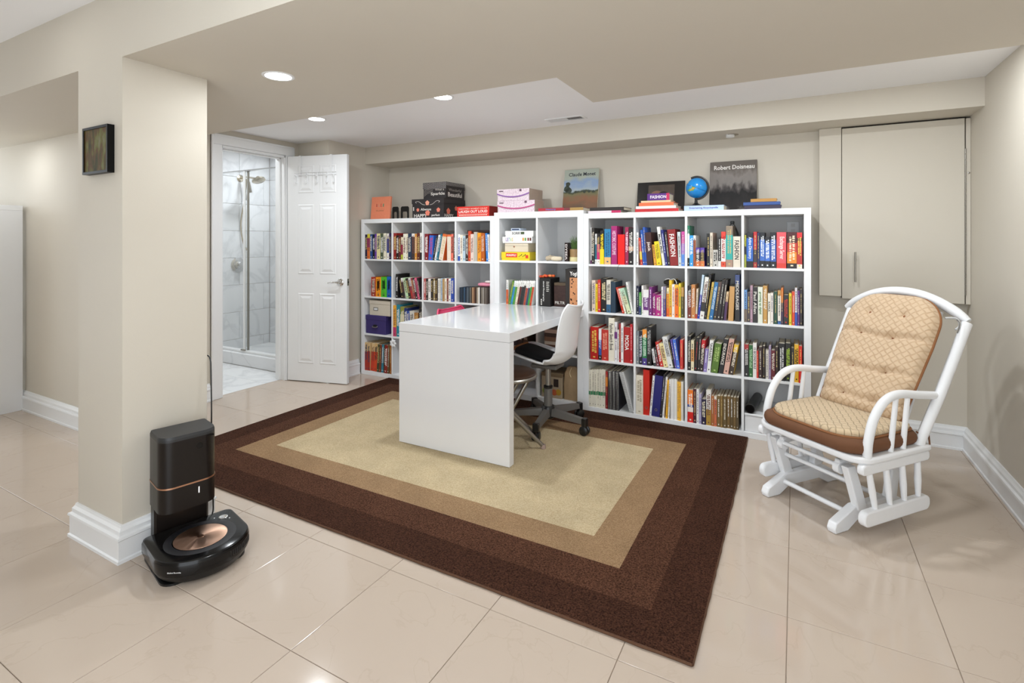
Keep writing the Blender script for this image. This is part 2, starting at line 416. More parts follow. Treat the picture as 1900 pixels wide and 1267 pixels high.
Q = Matrix.Rotation(R(90), 4, 'Y')
MB().lathe([(0, 0), (.042, 0), (.042, .006), (.018, .014), (0, .014)], c=(BX, .06, 2.0), M=Q).build('wall_flange', BRASS, st, smooth=True)
MB().tube(curve([(BX, .06, 2.0), (BX+.10, .06, 2.01), (BX+.26, .06, 1.985), (BX+.32, .055, 1.965)]), .011, 10).build('arm', BRASS, st, smooth=True)
Q2 = Matrix.Rotation(R(155), 4, 'Y')
MB().lathe([(0, -.03), (.014, -.03), (.022, -.012), (.068, .006), (.072, .022), (.06, .03), (0, .03)], c=(BX+.335, .052, 1.975), M=Q2).build('spray_face', BRASS, st, smooth=True)
MB().tube(curve([(BX+.10, .07, 1.99), (BX+.06, .08, 1.80), (BX+.02, .055, 1.5), (BX+.03, .07, 1.28), (BX+.05, .11, 1.17)], 10), .008, 8).build('hose', BRASS, st, smooth=True)
MB().tube([(BX+.10, .10, 1.96), (BX+.09, .13, 1.84)], [.012, .016], 10).build('hand_spray', STEEL, st, smooth=True)
sv = thing('shower_valve', 'round chrome shower valve with lever below the hose', 'shower valve', (BX, .03, 1.0))
MB().lathe([(0, 0), (.085, 0), (.085, .008), (.06, .018), (.05, .018), (.05, .03), (.034, .036), (.034, .075), (0, .078)], c=(BX, .03, 1.005), M=Q, seg=32).build('dial', CHROME, sv, smooth=True)
MB().tube([(BX+.06, .03, 1.0), (BX+.065, .06, .955)], [.009, .006], 8).build('lever', CHROME, sv, smooth=True)

# ---- boxed hatch on the back wall
hat = thing('hatch', '', '', (4.2, YB, .9)); del hat['label']; del hat['category']
hat.name = 'door_2'; WM['door_2'] = WM['hatch']; struct(hat)
HY = .35
MB().cbox(3.817, 3.943, HY, YB, .916, ZS-.001, .002).build('side_panel', WALL, hat)
MB().cbox(4.577, XR-.0005, HY, YB, .900, ZS-.012, .002).build('side_panel', WALL, hat)
MB().box(3.943, 4.577, HY+.018, YB, .905, ZS-.001).build('recess', GAPM, hat)
hd = MB().cbox(3.9465, 4.571, HY-.001, HY+.016, .902, ZS-.011, .0015).build('hatch_door', WALL, hat)
m = MB(); m.tube([(4.017, HY-.030, 1.015), (4.017, HY-.030, 1.21)], .0055, 10)
for z in (1.05, 1.175): m.tube([(4.017, HY, z), (4.017, HY-.03, z)], .004, 8)
m.build('handle', STEEL, hd, smooth=True)
for k in range(26):
    z = .955+k*.034
    MB().tube([(4.574, HY-.004, z), (4.574, HY-.004, z+.031)], .0032, 6).build('hinge_knuckle', STEEL, hat, smooth=True)
MB().lathe([(0, 0), (.006, 0), (.006, .004), (0, .006)], c=(4.589, HY, 1.69), M=Matrix.Rotation(R(90), 4, 'X'), seg=12).build('screw_cap', STEEL, hat)

# ---- recessed lamps
LENS = bpy.data.materials.new('lamp lens'); LENS.use_nodes = True
b = LENS.node_tree.nodes['Principled BSDF']; b.inputs['Base Color'].default_value = (1, 1, 1, 1); b.inputs['Emission Color'].default_value = (1, .97, .93, 1); b.inputs['Emission Strength'].default_value = 14
def downlight(x, y, z, label, power=LAMP_W):
    t = thing('recessed_light', label, 'ceiling light', (x, y, z), 0, 'recessed ceiling lights')
    m = MB(); m.lathe([(.056, -.003), (.066, -.004), (.070, -.001), (.070, 0), (.056, 0), (.056, -.003)], c=(x, y, z), seg=32); m.build('trim_ring', TRIM, t, smooth=True)
    m = MB(); m.lathe([(0, -.0025), (.056, -.0025), (.056, -.0005), (0, -.0005)], c=(x, y, z), seg=32); m.build('lens', LENS, t, fix=True)
    l = bpy.data.lights.new('recessed_lamp', 'AREA'); l.shape = 'DISK'; l.size = .11; l.energy = power; l.color = LAMP_C; l.spread = R(180)
    lo = bpy.data.objects.new('recessed_lamp', l); COL.objects.link(lo); lo.parent = t; lo.location = (0, 0, -.006)
downlight(1.635, -2.15, ZB, 'round recessed light in the beige bulkhead nearest the white door', LAMP_W*GA)
downlight(.53, -.985, ZC, 'small recessed light at the bulkhead edge by the bathroom door', LAMP_W*GB*.65)
downlight(1.715, -1.015, ZC, 'small recessed light at the bulkhead edge above the desk', LAMP_W*GB*1.1)
downlight(3.28, -.72, ZC, 'recessed light tucked behind the bulkhead above the tall bookcase', LAMP_W*GC)
downlight(4.25, -.72, ZC, 'recessed light tucked behind the bulkhead above the glider chair', LAMP_W*GC*.6)
for k, (x, y) in enumerate(((.9, -3.0), (2.6, -3.0), (4.1, -3.0), (.9, -4.1), (2.6, -4.1), (4.1, -4.1))):  # unseen lamps added as fill for the room, mostly behind the camera
    downlight(x, y, ZH, ('%s added unseen fill light in the %s row of the front ceiling behind the viewer' % (('left', 'middle', 'right')[k % 3], ('first', 'second')[k//3])), LAMP_W*GD)
downlight(-1.2, -2.35, ZB, 'recessed light in the passage bulkhead beside the tall white cabinet', LAMP_W*GE*.5)
downlight(-1.0, -.9, 2.30, 'recessed light in the bathroom ceiling beyond the door', LAMP_W*GF)
downlight(-1.3, .1, 2.30, 'recessed light in the ceiling above the shower', LAMP_W*GF)
# ---- vent, soffit cap, outlet
v = thing('ceiling_vent', 'white slotted air vent in the white ceiling strip', 'air vent', (2.17, -.1, ZC))
m = MB(); x0, x1, y0, y1 = 2.02, 2.32, -.155, -.045
for a in ((x0, x1, y0, y0+.018), (x0, x1, y1-.018, y1), (x0, x0+.018, y0+.018, y1-.018), (x1-.018, x1, y0+.018, y1-.018)): m.box(*a, ZC-.006, ZC)
m.build('vent_frame', TRIM, v)
box(x0+.018, x1-.018, y0+.018, y1-.018, ZC-.0008, ZC-.0002).build('vent_backing', GAPM, v)
for k in range(20):
    xx = x0+.024+k*.0132; T_ = Matrix.Translation((xx, 0, ZC-.004)) @ Matrix.Rotation(R(-52 if k < 11 else 40), 4, 'Y')
    MB().box(-.0055, .0055, y0+.018, y1-.018, -.0006, .0006, T_).build('vent_slat', TRIM, v)
t = thing('pipe_cap', 'small white threaded cap hanging from the soffit above the globe', 'pipe cap', (3.272, .267, ZS))
MB().lathe([(0, -.02), (.026, -.02), (.029, -.016), (.027, -.012), (.030, -.008), (.027, -.004), (.030, 0), (0, 0)], c=(3.272, .262, ZS), seg=24).build('cap', TRIM, t, smooth=True)
MB().lathe([(0, -.003), (.04, -.003), (.042, 0), (0, 0)], c=(3.285, .268, ZS), seg=24).build('flange', mat('cap flange', '9a9080', .6), t, smooth=True)

# ================================================================== furniture
# ---- rug
def fabric(name, c1, c2, scale, bump, dark=None):
    m = bpy.data.materials.new(name); m.use_nodes = True; nt = m.node_tree; b = nt.nodes['Principled BSDF']
    b.inputs['Roughness'].default_value = .95; b.inputs['Specular IOR Level'].default_value = .1; tc = N(nt, 'ShaderNodeTexCoord'); n = N(nt, 'ShaderNodeTexNoise'); n.inputs['Scale'].default_value = scale; n.inputs['Detail'].default_value = 3; n.inputs['Roughness'].default_value = .7
    nt.links.new(tc.outputs['Object'], n.inputs['Vector'])
    cr = N(nt, 'ShaderNodeValToRGB'); cr.color_ramp.elements[0].position = .32; cr.color_ramp.elements[1].position = .68
    cr.color_ramp.elements[0].color = lin(c1); cr.color_ramp.elements[1].color = lin(c2); nt.links.new(n.outputs['Fac'], cr.inputs['Fac'])
    n2 = N(nt, 'ShaderNodeTexNoise'); n2.inputs['Scale'].default_value = 5; n2.inputs['Detail'].default_value = 4; nt.links.new(tc.outputs['Object'], n2.inputs['Vector'])
    mx = N(nt, 'ShaderNodeMix', data_type='RGBA', blend_type='MULTIPLY'); mx.inputs['Factor'].default_value = .35
    cr2 = N(nt, 'ShaderNodeValToRGB'); cr2.color_ramp.elements[0].position = .35; cr2.color_ramp.elements[1].position = .65; cr2.color_ramp.elements[0].color = (.62, .62, .62, 1)
    nt.links.new(n2.outputs['Fac'], cr2.inputs['Fac']); nt.links.new(cr.outputs['Color'], mx.inputs['A']); nt.links.new(cr2.outputs['Color'], mx.inputs['B'])
    nt.links.new(mx.outputs['Result'], b.inputs['Base Color'])
    bp = N(nt, 'ShaderNodeBump'); bp.inputs['Strength'].default_value = bump; bp.inputs['Distance'].default_value = .01
    nt.links.new(n.outputs['Fac'], bp.inputs['Height']); nt.links.new(bp.outputs['Normal'], b.inputs['Normal']); return m
RD = fabric('dark brown pile', '1b0c07', '603e2e', 150, 1.0); RD2 = fabric('chocolate pile', '24100a', '76503c', 150, 1.0)
RT = fabric('tan pile', '846648', 'b39573', 210, .7); RBG = fabric('cream pile', 'b49d78', 'dccba8', 210, .7)
rx0, rx1, ry0, ry1 = .363, 3.405, -2.062, -.012
rug = thing('area_rug', 'large rectangular rug with cream field, tan frame and dark brown border under the desk', 'rug', ((rx0+rx1)/2, (ry0+ry1)/2, 0))
def ring(name, o, i, M, z=.012):
    m = MB(); m.box(o[0], o[1], o[2], i[2], .0005, z); m.box(o[0], o[1], i[3], o[3], .0005, z); m.box(o[0], i[0], i[2], i[3], .0005, z); m.box(i[1], o[1], i[2], i[3], .0005, z)
    return m.build(name, M, rug)
r0 = (rx0, rx1, ry0, ry1); r1 = (rx0+.155, rx1-.165, ry0+.165, ry1-.155); r2 = (.680, 3.078, -1.728, -.325); r3 = (.842, 2.915, -1.563, -.498)
ring('outer_border', r0, r1, RD, .0118); ring('inner_border', r1, r2, RD2, .0122); ring('tan_frame', r2, r3, RT, .0116)
box(*r3, .0005, .0120).build('cream_field', RBG, rug)
BIND = mat('rug binding', '5a3c28', .9, var=.3, vscale=200, bump=.5, bscale=400)
for a, b_ in (((rx0, ry0), (rx1, ry0)), ((rx1, ry0), (rx1, ry1)), ((rx1, ry1), (rx0, ry1)), ((rx0, ry1), (rx0, ry0))):
    n = 60; pts = [(a[0]+(b_[0]-a[0])*k/n+random.uniform(-.0015, .0015), a[1]+(b_[1]-a[1])*k/n+random.uniform(-.0015, .0015), .006) for k in range(n+1)]
    MB().tube(pts, .0056, 6).build('binding', BIND, rug, smooth=True)

# ---- bookcases
O4 = .039; CW = (1.488-2*O4-3*.016)/4
def bookcase(name, label, x0, W, H, o, nc, z0=0.0, depth=.39):
    t = thing(name, label, 'bookcase', (x0+W/2, depth/2, z0), 0, 'white cube bookcases along the back wall')
    cw = (W-2*o-(nc-1)*.016)/nc; ch = (H-2*o-3*.016)/4
    cbox(x0, x0+o, 0, depth, z0+o, z0+H-o, .0012).build('side_panel', LAM, t); cbox(x0+W-o, x0+W, 0, depth, z0+o, z0+H-o, .0012).build('side_panel', LAM, t)
    cbox(x0, x0+W, 0, depth, z0+H-o, z0+H, .0012).build('top_panel', LAM, t); cbox(x0, x0+W, 0, depth, z0, z0+o, .0012).build('bottom_panel', LAM, t)
    for c in range(1, nc):
        x = x0+o+c*cw+(c-1)*.016; cbox(x, x+.016, .002, depth, z0+o, z0+H-o, .0008).build('divider', LAM, t)
    for r in range(1, 4):
        z = z0+o+r*ch+(r-1)*.016
        for c in range(nc):
            x = x0+o+c*(cw+.016); cbox(x, x+cw, .002, depth, z, z+.016, .0008).build('shelf', LAM, t)
    box(x0+.01, x0+W-.01, depth+.001, depth+.006, z0+.01, z0+H-.01).build('back_panel', LAMB, t)
    return t
bookcase('cube_bookcase', 'sixteen-cube white bookcase beside the open bathroom door', 0, 1.488, 1.488, O4, 4)
bookcase('cube_bookcase', 'narrow eight-cube white bookcase with the desk standing against it', 1.488+.0005, .785, 1.514, .05, 2)
bookcase('cube_bookcase', 'sixteen-cube white bookcase behind the white glider chair', 2.274, 1.488, 1.488, O4, 4)
o = thing('wall_outlet', 'white outlet plate inside the upper right cube of the right bookcase', 'outlet', (3.66, .385, 1.35))
cbox(3.625, 3.700, .384, .3895, 1.325, 1.415, .002).build('plate', TRIM, o)
for z in (1.35, 1.39): box(3.65, 3.675, .3832, .3842, z-.012, z+.012).build('socket', LAMB, o)
t = thing('cable_coil', 'thin grey cable looped on the back of the top right shelf cube', 'cable', (3.27, .37, 1.38))
for k in range(3):
    MB().tube(curve([(3.24-.012*k, .378-.004*k, 1.20), (3.245-.006*k, .378-.004*k, 1.33), (3.275, .376-.004*k, 1.415-.004*k), (3.305+.006*k, .378-.004*k, 1.33), (3.31+.012*k, .378-.004*k, 1.20)], 8), .0022, 6).build('loop', GREYP, t, smooth=True)
cbox(3.262, 3.288, .366, .384, 1.405, 1.425, .003).build('clip', BLACK, t)

# ---- desk
dk = thing('desk', 'white slab desk with solid end panel standing against the narrow bookcase', 'desk', (1.875, -.58, 0))
DX0, DX1, DY0, DZ = 1.474, 2.274, -1.155, .766
cbox(DX0, DX1, DY0, -.0015, DZ-.054, DZ, .0015).build('desktop', GLOSS, dk)
cbox(DX0+.0005, DX1-.0005, DY0+.0005, DY0+.051, .0138, DZ-.0555, .0015).build('end_panel', GLOSS, dk)
box(DX0+.004, DX1-.004, DY0+.004, DY0+.047, DZ-.0556, DZ-.0538).build('joint', GAPM, dk)
for x in (DX0+.02, DX1-.06): cbox(x, x+.04, DY0+.01, DY0+.045, .0124, .0140, .0005).build('glide_foot', BLACK, dk)

# ---- swivel chairs
def swivel(name, label, loc, rz, shell, a0=0, drop=0):
    t = thing(name, label, 'chair', loc, rz)
    prof = curve([(-.262, 0, .462), (-.245, 0, .482), (-.19, 0, .488), (-.10, 0, .470), (0, 0, .449), (.075, 0, .444), (.130, 0, .462), (.168, 0, .515), (.180, 0, .60), (.192, 0, .70), (.212, 0, .79), (.232, 0, .838)], 6)
    hw = [.150, .185, .200, .208, .210, .205, .198, .196, .197, .192, .175, .135]
    n = len(prof)-1
    def fn(u, v):
        k = v*n; i = min(int(k), n-1); f = k-i; p = prof[i].lerp(prof[i+1], f)
        kk = v*(len(hw)-1); ii = min(int(kk), len(hw)-2); ff = kk-ii; w_ = hw[ii]*(1-ff)+hw[ii+1]*ff
        s_ = u*2-1; e = abs(s_)**2.6
        tq = (prof[min(i+2, n)]-prof[max(i-1, 0)]).normalized(); nr = Vector((-tq.z, 0, tq.x))
        wing = .030 if v < .55 else .040
        if .42 < v < .66: wing = .05
        q = p+nr*(e*wing)
        return (q.x, s_*w_, q.z-drop)
    m = MB().grid(fn, 22, 60); sh_ = m.local('seat_shell', shell, t, smooth='all')
    md = sh_.modifiers.new('thickness', 'SOLIDIFY'); md.thickness = .009; md.offset = 0
    rim = [Vector(fn(0, k/60)) for k in range(61)]+[Vector(fn(k/22, 1)) for k in range(1, 22)]+[Vector(fn(1, 1-k/60)) for k in range(61)]+[Vector(fn(1-k/22, 0)) for k in range(1, 22)]
    MB().tube(rim+[rim[0]], .0075, 8, cap=False).local('rim', shell, sh_, smooth='all')
    MB().cbox(-.10, .09, -.075, .075, .405-drop, .432-drop, .006).local('seat_plate', GREYP, t)
    MB().tube([(0, 0, .17), (0, 0, .41-drop)], .018, 16).local('gas_spring', STEEL, t, smooth=True)
    MB().lathe([(0, .26-drop*.8), (.025, .26-drop*.8), (.029, .255-drop*.8), (.029, .10), (.033, .095), (0, .095)], seg=20).local('column', GREYP, t, smooth=True)
    z_ = .28-drop*.8
    MB().lathe([(0, z_-.018), (.031, z_-.018), (.032, z_-.005), (.022, z_), (0, z_)], seg=20).local('collar', BLACK, t, smooth=True)
    MB().lathe([(0, .135), (.038, .142), (.047, .128), (.047, .065), (.035, .055), (0, .055)], seg=20).local('hub', BLACK, t, smooth=True)
    for k in range(5):
        a = a0-rz+k*2*math.pi/5; M_ = Matrix.Rotation(a, 4, 'Z')
        m = MB(); m.add([M_ @ Vector(p) for p in ((.035, -.024, .078), (.035, .024, .078), (.035, .020, .126), (.035, -.020, .126), (.285, -.019, .072), (.285, .019, .072), (.285, .016, .104), (.285, -.016, .104))],
                        [(0, 1, 2, 3), (7, 6, 5, 4), (0, 4, 5, 1), (1, 5, 6, 2), (2, 6, 7, 3), (3, 7, 4, 0)])
        m.local('base_leg', GREYP, t, fix=True)
        c = MB(); c.cbox(.270, .302, -.021, .021, .056, .110, .004, M_); cs = c.local('caster', BLACK, t)
        for s_ in (-1, 1):
            Q_ = M_ @ Matrix.Translation((.285, s_*.015, .0305)) @ Matrix.Rotation(a*0+R(90), 4, 'X')
            MB().lathe([(0, -.011), (.023, -.011), (.0305, -.006), (.0305, .006), (.023, .011), (0, .011)], M=Q_, seg=18).local('wheel', BLACK, cs, smooth=True)
    return t
swivel('swivel_chair', 'white plastic swivel chair on grey star base at the right of the desk', (2.185, -.445, .0125), R(2), PLAST, R(-9))
PINK = mat('pink plastic shell', 'd8406a', .35, var=.03)
swivel('swivel_chair', 'pink swivel chair on the far side of the white desk', (1.475, -.345, .0125), R(176), PINK, R(20), .112)
# cushion lying on the white chair
t = thing('seat_cushion', 'black cushion with tan edge lying on the white swivel chair', 'cushion', (2.10, -.44, .47))
CUB = mat('black fabric', '0b0b0d', .9, var=.2, vscale=120, bump=.3, bscale=300); TANL = mat('tan leather edge', '9a6234', .6, var=.15, vscale=40)
def pillow(cx, cy, cz, ax, ay, az, hx_, hy_, hz_, p=4, nu=18, nv=10):
    m = MB(); ax, ay, az = Vector(ax), Vector(ay), Vector(az)
    def sp(c, e): return math.copysign(abs(c)**e, c)
    def fn(u, v):
        a = u*2*math.pi; b = (v-.5)*math.pi
        x = sp(math.cos(b), .6)*sp(math.cos(a), 2/p); y = sp(math.cos(b), .6)*sp(math.sin(a), 2/p); z = sp(math.sin(b), .8)
        return Vector((cx, cy, cz))+ax*x*hx_+ay*y*hy_+az*z*hz_
    return m.grid(fn, nu*2, nv)
tl = R(14)
pillow(2.105, -.44, .497, (math.cos(tl), 0, -math.sin(tl)), (0, 1, 0), (math.sin(tl), 0, math.cos(tl)), .145, .125, .030, 5).build('cushion_body', CUB, t, smooth='all')
m = MB(); c_ = Vector((2.105, -.44, .505)); ex = Vector((math.cos(tl), 0, -math.sin(tl)))
m.tube(curve([c_+ex*-.140+Vector((0, -.105, 0)), c_+ex*-.146, c_+ex*-.140+Vector((0, .105, 0))]), .012, 8); m.build('edge_band', TANL, t, smooth=True)

# ---- folding stool
sx, sy = 2.100, -.876
st = thing('folding_stool', 'round brown folding stool with crossed silver legs beside the desk end panel', 'stool', (sx, sy, .0125), R(41))
BRN = mat('brown vinyl', '3d2616', .35, var=.1, vscale=20)
MB().lathe([(0, .425), (.184, .425), (.190, .432), (.190, .440), (.184, .447), (0, .447)], seg=40).local('seat_rim', STEEL, st, smooth=True)
MB().lathe([(0, .445), (.181, .445), (.182, .452), (.167, .462), (0, .466)], seg=40).local('seat', BRN, st, smooth=True)
for y in (-.10, .10):
    MB().tube([(-.125, y, .43), (-.02, y, .25), (.210, y, .010)], .0125, 10).local('leg', STEEL, st, smooth=True)
for y in (-.075, .075):
    MB().tube([(.125, y, .43), (.0, y, .215), (-.210, y, .010)], .0125, 10).local('leg', STEEL, st, smooth=True)
MB().tube([(-.0, -.11, .226), (-.0, .11, .226)], .006, 8).local('pivot_rod', STEEL, st, smooth=True)
MB().tube([(.155, -.10, .063), (.155, .10, .063)], .007, 8).local('cross_bar', STEEL, st, smooth=True)
MB().tube([(-.155, -.075, .063), (-.155, .075, .063)], .007, 8).local('cross_bar', STEEL, st, smooth=True)
FOOT = mat('rubber foot', 'a08a80', .7, var=.05)
for (x, y) in ((.207, -.10), (.207, .10), (-.207, -.075), (-.207, .075)):
    MB().lathe([(0, 0), (.016, 0), (.017, .004), (.015, .024), (0, .024)], c=(x, y, 0), seg=12).local('foot', FOOT, st, smooth=True)

# ---- glider chair
gw = Vector((.779, -.628, 0)).normalized(); GO = Vector((3.68, -.90, 0))+gw*.034
GR = math.atan2(gw.y, gw.x)
gl = thing('glider_chair', 'white painted wooden glider rocking chair in the right corner', 'rocking chair', tuple(GO), GR)
HW = .256
# seat frame
def rrect(x0, x1, y0, y1, r, rb=None, n=6):
    rb = r if rb is None else rb; P = []
    for (cx, cy, a, rr) in ((x1-rb, y1-rb, 0, rb), (x0+rb, y1-rb, 90, rb), (x0+r, y0+r, 180, r), (x1-r, y0+r, 270, r)):
        for k in range(n+1):
            b_ = R(a+90*k/n); P.append((cx+rr*math.cos(b_), cy+rr*math.sin(b_)))
    return P
outer = rrect(-HW-.025, HW+.025, .0, .475, .085, .02); inner = rrect(-HW+.045, HW-.045, .055, .43, .05, .02)
m = MB(); n = len(outer)
vs = [(x, y, z) for z in (.336, .366) for (x, y) in outer]+[(x, y, z) for z in (.336, .366) for (x, y) in inner]
F = []
for i in range(n):
    j = (i+1) % n
    F += [(i, j, n+j, n+i), (2*n+j, 2*n+i, 3*n+i, 3*n+j), (n+i, n+j, 3*n+j, 3*n+i), (j, i, 2*n+i, 2*n+j)]
m.add(vs, F); sf = m.local('seat_frame', WPAINT, gl, smooth=True, fix=True)
bv = sf.modifiers.new('round', 'BEVEL'); bv.width = .010; bv.segments = 3; bv.limit_method = 'ANGLE'
for k in range(5): MB().cbox(-HW+.02, HW-.02, .085+k*.075, .125+k*.075, .338, .350, .003).local('seat_slat', WPAINT, gl)
for s_ in (-1, 1):
    x = s_*HW
    # lower side rail, upper rail, spindles
    def railpoly(y0, y1, z0, z1, r):
        return [(y0+p[0]*(y1-y0), z0) for p in ()] or rrect(y0, y1, z0, z1, r, r, 5)
    for nm, (y0, y1, z0, z1, r, hw_) in (('lower_rail', (.025, .470, .072, .136, .028, .017)), ('upper_rail', (.015, .470, .292, .337, .018, .015))):
        poly = railpoly(y0, y1, z0, z1, r); M_ = Matrix(((0, 0, 1, x), (1, 0, 0, 0), (0, 1, 0, 0), (0, 0, 0, 1)))
        q = MB().prism(poly, -hw_, hw_, M_).local(nm, WPAINT, gl, smooth=True, fix=True)
        bv = q.modifiers.new('round', 'BEVEL'); bv.width = .006; bv.segments = 2; bv.limit_method = 'ANGLE'
    for k in range(4):
        yt = .075+k*.110; yb_ = .115+k*.098
        MB().tube([(x, yb_, .130), (x, (yt+yb_)/2, .21), (x, yt, .298)], [.0105, .0145, .0120], 10).local('spindle', WPAINT, gl, smooth=True)
    # arm hoop and its spindles
    xa = s_*HW
    arm = curve([(xa, .062, .362), (xa, .070, .43), (xa, .105, .52), (xa, .175, .587), (xa, .27, .607), (xa, .40, .590), (xa, .535, .572)], 7)
    MB().tube(arm, .0185, 12).local('armrest', WPAINT, gl, smooth=True)
    for (yb_, yt, zt) in ((.215, .255, .598), (.300, .335, .592)):
        MB().tube([(xa, yb_, .362), (xa, yt, zt)], [.012, .0105], 10).local('arm_spindle', WPAINT, gl, smooth=True)
    MB().tube([(s_*(HW-.004), .415, .355), (s_*(HW+.010), .55, .575), (s_*(HW+.020), .742, .893)], [.021, .0225, .0225], 14).local('back_post', WPAINT, gl, smooth=True)
for k in range(5):
    x = -.16+.08*k
    MB().tube([(x, .445, .36), (x, .762, .93)], .009, 8).local('back_spindle', WPAINT, gl, smooth=True)
arc = [(-.306+.582*k/24, .752, .902+.116*(1-abs(-1+2*k/24)**2.1)) for k in range(25)]
MB().tube(arc, [.019]+[.025]+[.028]*21+[.025]+[.019], 14, flat=.85).local('crest_rail', WPAINT, gl, smooth=True)
# base
for s_ in (-1, 1):
    x = s_*.176-.030
    foot = [(-.005, .0), (-.012, .02), (.0, .046), (.125, .098), (.20, .098), (.40, .098), (.50, .046), (.512, .02), (.505, .0), (.43, 0), (.36, .036), (.14, .036), (.075, 0)]
    M_ = Matrix(((0, 0, 1, x), (1, 0, 0, 0), (0, 1, 0, 0), (0, 0, 0, 1)))
    q = MB().prism(foot, -.020, .020, M_).local('foot', WPAINT, gl, smooth=True, fix=True)
    bv = q.modifiers.new('round', 'BEVEL'); bv.width = .005; bv.segments = 2; bv.limit_method = 'ANGLE'
    for (yb_, yt) in ((.165, .085), (.365, .405)):
        up_ = MB(); d = .030
        up_.prism([(yb_-d, .075), (yb_+d, .075), (yt+d*.9, .285), (yt-d*.9, .285)], s_*0-.017, .017, Matrix(((0, 0, 1, x+s_*.012), (1, 0, 0, 0), (0, 1, 0, 0), (0, 0, 0, 1))))
        q = up_.local('upright', WPAINT, gl, fix=True); bv = q.modifiers.new('round', 'BEVEL'); bv.width = .005; bv.segments = 2
        # swing link and its rollers
        xi = x-s_*.030
        MB().tube([(xi-.014, yt, .262), (xi+.014, yt, .262)], .027, 16).local('pivot_roller', WPAINT, gl, smooth=True)
    MB().lathe([(0, 0), (.006, 0), (.006, .003), (0, .004)], c=(x-s_*.045, .085, .262), M=Matrix.Rotation(R(-90*s_), 4, 'Y'), seg=10).local('bolt', STEEL, gl)
    MB().cbox(x-s_*.03-.012, x-s_*.03+.012, .07, .44, .268, .300, .004).local('swing_rail', WPAINT, gl)
for (y, z, r, e) in ((.075, .272, .0105, .15), (.135, .192, .0105, .185), (.11, .062, .0115, .165), (.40, .062, .0115, .165), (.39, .21, .0105, .18)):
    MB().tube([(-e-.03, y, z), (e-.03, y, z)], r, 10).local('stretcher', WPAINT, gl, smooth=True)

# cushions of the glider
def lattice(name, base, line, k, width, ax='xy', bumpy=.5):
    m = bpy.data.materials.new(name); m.use_nodes = True; nt = m.node_tree; b = nt.nodes['Principled BSDF']
    b.inputs['Roughness'].default_value = .75; b.inputs['Sheen Weight'].default_value = .2
    tc = N(nt, 'ShaderNodeTexCoord'); sp = N(nt, 'ShaderNodeSeparateXYZ'); nt.links.new(tc.outputs['Object'], sp.inputs[0])
    X = sp.outputs['X']; Y = sp.outputs['Y' if ax == 'xy' else 'Z']
    wob = mathn(nt, 'MULTIPLY', mathn(nt, 'SINE', mathn(nt, 'MULTIPLY', Y, k*2.0)), .22)
    wob2 = mathn(nt, 'MULTIPLY', mathn(nt, 'SINE', mathn(nt, 'MULTIPLY', X, k*2.0)), .22)
    a = mathn(nt, 'SINE', mathn(nt, 'ADD', mathn(nt, 'MULTIPLY', mathn(nt, 'ADD', X, Y), k), wob)); c = mathn(nt, 'SINE', mathn(nt, 'ADD', mathn(nt, 'MULTIPLY', mathn(nt, 'SUBTRACT', X, Y), k), wob2))
    d = mathn(nt, 'MINIMUM', mathn(nt, 'ABSOLUTE', a), mathn(nt, 'ABSOLUTE', c))
    f = mathn(nt, 'SUBTRACT', 1.0, mathn(nt, 'MINIMUM', mathn(nt, 'DIVIDE', d, width), 1.0))
    n = N(nt, 'ShaderNodeTexNoise'); n.inputs['Scale'].default_value = 18; nt.links.new(tc.outputs['Object'], n.inputs['Vector'])
    f2 = mathn(nt, 'MULTIPLY', f, mathn(nt, 'ADD', mathn(nt, 'MULTIPLY', n.outputs['Fac'], .9), .15))
    mx = N(nt, 'ShaderNodeMix', data_type='RGBA'); mx.inputs['A'].default_value = lin(base); mx.inputs['B'].default_value = lin(line); nt.links.new(f2, mx.inputs['Factor'])
    nt.links.new(mx.outputs['Result'], b.inputs['Base Color'])
    bp = N(nt, 'ShaderNodeBump'); bp.inputs['Strength'].default_value = bumpy; bp.inputs['Distance'].default_value = .004; bp.invert = True
    nt.links.new(f, bp.inputs['Height']); nt.links.new(bp.outputs['Normal'], b.inputs['Normal']); return m
JAC = lattice('beige jacquard', 'cab091', 'ab8a66', 84, .60, 'xz', .35); JACS = lattice('beige quilted jacquard', 'ccb593', 'a2855f', 80, .25, 'xy', .8)
BROWN = mat('brown cotton', '6a452c', .9, var=.12, vscale=25, bump=.15, bscale=60); PIPE = mat('brown piping', '8a5a34', .8, var=.1)
GM = WM[gl.name]
sq = thing('seat_cushion', 'beige quilted seat cushion with brown underside on the glider chair', 'cushion', tuple(GM @ Vector((0, .25, .366))), GR)
def soft(poly, z0, z1, r, n=5):
    """slab with rounded rim over an outline, local to the cushion root"""
    m = MB(); cx = sum(p[0] for p in poly)/len(poly); cy = sum(p[1] for p in poly)/len(poly); k = len(poly); rings = []
    zc = (z0+z1)/2; hz = (z1-z0)/2
    prof = [(-r*3, z0)]+[(-r+r*math.cos(R(a)), zc+hz*math.sin(R(a))) for a in range(-90, 91, 30)]+[(-r*3, z1+hz*.25)]
    for d, z in prof:
        rg = []
        for p in poly:
            v = Vector((p[0]-cx, p[1]-cy)); L = v.length; q = v*((L+d)/L); rg.append((cx+q.x, cy+q.y, z))
        rings.append(rg)
    o = 0
    for rg in rings: m.v += [Vector(p) for p in rg]
    for a in range(len(rings)-1):
        for i in range(k): m.f.append((a*k+i, a*k+(i+1) % k, (a+1)*k+(i+1) % k, (a+1)*k+i))
    m.v += [Vector((cx, cy, z0)), Vector((cx, cy, z1+hz*.45))]; N_ = len(m.v)
    e = (len(rings)-1)*k
    for i in range(k): m.f += [((i+1) % k, i, N_-2), (e+i, e+(i+1) % k, N_-1)]
    return m
pl = rrect(-.262, .262, -.262, .19, .10, .06, 8)
